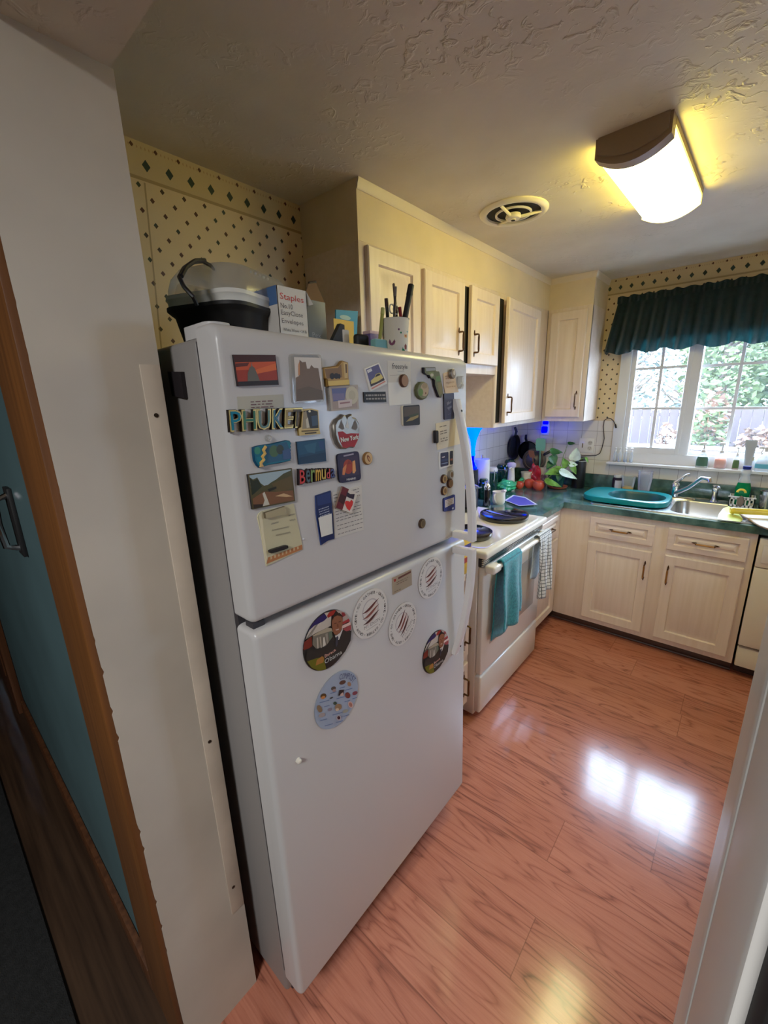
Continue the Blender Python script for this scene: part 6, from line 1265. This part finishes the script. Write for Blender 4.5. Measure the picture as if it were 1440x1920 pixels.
for k, (u, v, r) in enumerate(((1010, 908, .045), (993, 905, .042), (974, 908, .034), (1000, 893, .03))):
    q = onz(u, v, CT+r); t = thing('tomato', tl[k], 'tomato', (q.x, q.y, CT), 'tomatoes on the counter by the plant'); 
    b = MB().lathe([(0, r*.06), (r*.5, 0), (r*.9, r*.45), (r, r*.95), (r*.85, r*1.45), (r*.4, r*1.72), (0, r*1.62)], (q.x, q.y, CT), tm, 24); part(b, 'fruit', t)
    b = MB()
    for j in range(5): a = j*1.257; b.add([(q.x, q.y, CT+r*1.66), (q.x+r*.3*math.cos(a-.2), q.y+r*.3*math.sin(a-.2), CT+r*1.73), (q.x+r*.5*math.cos(a), q.y+r*.5*math.sin(a), CT+r*1.75), (q.x+r*.3*math.cos(a+.2), q.y+r*.3*math.sin(a+.2), CT+r*1.73)], [(0, 1, 2, 3)], M['leafd'])
    part(b, 'calyx', t)
RB = mat('red_film', (176, 28, 44), .15, var=.3, vs=20, coat=.5)
q = ony(1003, 886, -.19); b = blob((q.x, q.y, CT+.078), (.045, .045, .082), RB, '', '', '', None, 9, .16); one(b, 'produce_bag', 'crumpled red plastic bag behind the tomatoes', 'bag')
q = onz(1013, 898, CT+.05); b = blob((q.x+.01, q.y+.02, CT+.04), (.03, .035, .042), mat('pink_film', (150, 112, 128), .12, var=.25, vs=22, coat=.5), '', '', '', None, 14, .18); one(b, 'produce_bag', 'small pinkish clear bag between the tomatoes and the plant', 'bag')
q = ony(988, 892, -.24); 
for k, (z0, z1, lab) in enumerate(((CT, CT+.06, 'lower cream tub of the two stacked behind the tomatoes'), (CT+.061, CT+.115, 'upper cream tub of the two stacked behind the tomatoes'))):
    b = MB().lathe([(0, .001), (.036, 0), (.04, z1-z0-.012), (.043, z1-z0-.011), (.043, z1-z0-.001), (0, z1-z0)], (.20, -.245, z0), M['cream'], 24); one(b, 'cream_tub', lab, 'tub', 'stacked cream tubs')
# mug, tray, spoon
q = onz(931, 946, CT); x, y = q.x, q.y+.03; h = zat(x, y, 921.5)-CT; r = .041
t = thing('creamer_jug', 'small cream ceramic pitcher on the counter next to the stove', 'pitcher', (x, y, CT))
b = MB().lathe([(0, .001), (r*.82, 0), (r, .012), (r*1.06, h*.4), (r*.98, h*.75), (r*1.06, h), (r*1.0, h), (r*.92, h*.75), (r*.96, h*.3), (0, .008)], (x, y, CT), M['cream'], 30); part(b, 'pitcher_body', t)
b = MB().tube([(x-r*.2, y-r*.9, CT+h*.86), (x-.005, y-r*1.5, CT+h*.78), (x, y-r*1.6, CT+h*.5), (x, y-r*1.2, CT+h*.25), (x, y-r*.98, CT+h*.22)], .006, M['cream'], 8); part(b, 'handle', t)
b = MB().tube([(x+r*.3, y+r*.85, CT+h*.9), (x+r*.5, y+r*1.5, CT+h*.98)], [.018, .007], M['cream'], 10); part(b, 'spout', t)
cs = [onz(*p, CT+.012) for p in ((946, 938), (974, 948.5), (1008, 946), (985, 932), (962, 928))]; cen = sum(cs, Vector())/5
t = thing('lilac_tray', 'shallow five-sided tray with a purple base and white rim beside the pitcher', 'tray', (cen.x, cen.y, CT))
def sc(k, z): return [(cen.x+(p.x-cen.x)*k, cen.y+(p.y-cen.y)*k, z) for p in cs]
b = MB(); rings(b, [sc(.8, CT), sc(.97, CT+.010), sc(1., CT+.012), sc(.96, CT+.013), sc(.82, CT+.006)], P(206, 206, 226)); part(b, 'rim', t)
b = MB(); k_ = sc(.9, CT+.0095); k_ = k_ if (k_[1][0]-k_[0][0])*(k_[2][1]-k_[1][1])-(k_[1][1]-k_[0][1])*(k_[2][0]-k_[1][0]) > 0 else k_[::-1]; b.add(k_, [tuple(range(5))], P(84, 80, 176)); part(b, 'base', t)
p = [onz(u, v, .960) for u, v in ((912, 956.5), (920, 959), (930, 962), (946, 966), (967, 969))]
b = MB().tube(p, [.004, .013, .010, .0035, .003], M['steel'], 10, True, .35); one(b, 'metal_spoon', 'metal spoon lying across the front right black burner cover', 'spoon')
# potted pothos
q = onz(1045, 914, CT+.004); x, y = q.x, q.y
t = thing('potted_pothos', 'leafy pothos in a dark green pot on a terracotta saucer by the window corner', 'potted plant', (x, y, CT))
b = MB().lathe([(0, .001), (.055, 0), (.07, .010), (.075, .018), (.071, .018), (.056, .006), (0, .006)], (x, y, CT), M['terra'], 30); part(b, 'saucer', t)
zt = zat(x, y, 889)-CT
b = MB().lathe([(0, .007), (.036, .006), (.040, .02), (.052, zt-.012), (.055, zt-.01), (.056, zt), (.05, zt), (.046, zt-.015), (0, zt-.015)], (x, y, CT), M['pot'], 28); part(b, 'pot', t)
def leafmesh(c, d, L, W, m, tilt=0., mb=None, curl=.15):
    c = Vector(c); d = Vector(d).normalized(); view = (CAM-c).normalized(); up = Vector((0, 0, 1)); nrm = (view*.75+up*.6+Vector((math.sin(tilt), math.cos(tilt), 0))*.35).normalized(); nrm = (nrm-d*nrm.dot(d)).normalized(); sd = d.cross(nrm)
    prof = [(0, .02), (.06, .36), (.2, .5), (.42, .46), (.68, .3), (.88, .12), (1, .0)]; vs = []; fs = []
    for i, (a, w) in enumerate(prof):
        for j in (-1, -.5, 0, .5, 1): vs.append(c+d*(a-.45)*L+sd*(w*j*W)+nrm*(-.10*W+abs(j)*.12*W-curl*L*(a-.4)**2))
    for i in range(len(prof)-1):
        for j in range(4): fs.append((i*5+j, i*5+j+1, i*5+j+6, i*5+j+5))
    mb.add(vs, fs, m)
CP = CR(940, 780, 7.2)
def im(du, dv): return _r*du-_u*dv
stems = MB()
for (u, v), yy, (du, dv), L, W, m in (((690, 905), -.33, (1, .35), .14, .085, 'leaf'), ((725, 745), -.30, (-1, .25), .15, .08, 'leaf'), ((895, 785), -.30, (1, .45), .15, .065, 'leafw'), ((735, 480), -.24, (1, .05), .10, .07, 'leafd'), ((705, 590), -.26, (.3, 1), .085, .08, 'leafd'), ((655, 660), -.27, (-.6, .8), .08, .06, 'leafd'), ((1000, 525), -.22, (.2, -1), .105, .085, 'leafw'),
        ((865, 635), -.26, (-.4, -1), .075, .06, 'leaf'), ((965, 650), -.24, (1, .1), .07, .05, 'leafw'), ((975, 715), -.24, (.5, 1), .085, .045, 'leaf'), ((800, 720), -.28, (.8, -.3), .09, .055, 'leaf'), ((945, 368), -.03, (1, -.1), .065, .04, 'leafd'), ((1155, 590), -.16, (.5, 1), .05, .02, 'leaf'), ((780, 820), -.31, (-.2, 1), .07, .05, 'leafd')):
    c = ony(*CP((u, v))[0], yy); lm = MB(); d = im(du, dv); leafmesh(c, d, L, W, M[m], u*.1, lm); part(lm, 'leaf', t)
    base_ = Vector((x, y, CT+zt)); e = c-Vector(d).normalized()*L*.4; mid = (base_+e)/2+Vector((0, 0, .025)); stems.tube([base_+(e-base_)*0.0, mid, e], [.003, .0024, .0018], M['stem'], 6)
part(stems, 'stems', t)
x, y = at_px(1083, 914, CT); h = zat(x, y, 856)-CT; y = min(y, -.07)
t = thing('black_canister', 'tall black cylinder behind the pothos with a cord from its top', 'canister', (x, y, CT))
b = MB().lathe([(0, .001), (.044, 0), (.046, .004), (.046, h-.012), (.042, h-.002), (0, h)], (x, y, CT), M['blackp'], 32); part(b, 'body', t)
b = MB().lathe([(.0463, h*.86), (.0467, h*.87), (.0463, h*.88)], (x, y, CT), M['steel'], 32, cap=False); part(b, 'band', t)
# between refrigerator and stove
b = MB(); q = [onx(u, v, .634) for u, v in ((870, 1012), (885, 1012), (885, 1072), (870, 1074))]
ym = (q[0].y+q[1].y)/2; zt_ = q[0].z
b.box(.6255, .634, ym-.05, ym+.035, zt_-.17, zt_, P(214, 172, 60), .003); b.box(.634, .6345, ym-.045, ym+.03, zt_-.05, zt_-.03, P(64, 60, 120)); b.box(.634, .6345, ym-.045, ym+.03, zt_-.115, zt_-.09, P(150, 50, 40))
one(b, 'yellow_bag', 'yellow printed bag hanging on the narrow cabinet beside the refrigerator handle', 'bag')
x, y = .30, -2.08
t = thing('coffee_maker', 'black coffee maker on the short counter behind the refrigerator handle', 'coffee maker', (x, y, CT))
b = MB().box(x-.10, x+.10, y-.085, y+.085, CT, CT+.03, M['blackp'], .006); b.box(x-.10, x-.02, y-.085, y+.085, CT+.03, CT+.30, M['blackp'], .008); b.box(x-.10, x+.10, y-.085, y+.085, CT+.24, CT+.32, M['blackp'], .012); part(b, 'body', t)
b = MB().lathe([(.05, 0), (.066, .03), (.062, .09), (.045, .13), (.045, .14), (0, .14)], (x+.04, y, CT+.032), M['grn_glass'], 24); b.tube([(x+.07, y-.05, CT+.15), (x+.11, y-.07, CT+.14), (x+.11, y-.07, CT+.07), (x+.08, y-.05, CT+.06)], .006, M['blackp'], 8); part(b, 'carafe', t)
b = MB().box(x+.098, x+.102, y+.04, y+.055, CT+.27, CT+.285, M['blueg']); part(b, 'indicator', t)
vs = bpy.context.scene.view_settings; vs.view_transform = 'Standard'; vs.look = 'None'; vs.exposure = 2.58; vs.gamma = 1.17; vs.use_white_balance = True; vs.white_balance_temperature = 5450; vs.white_balance_tint = 6
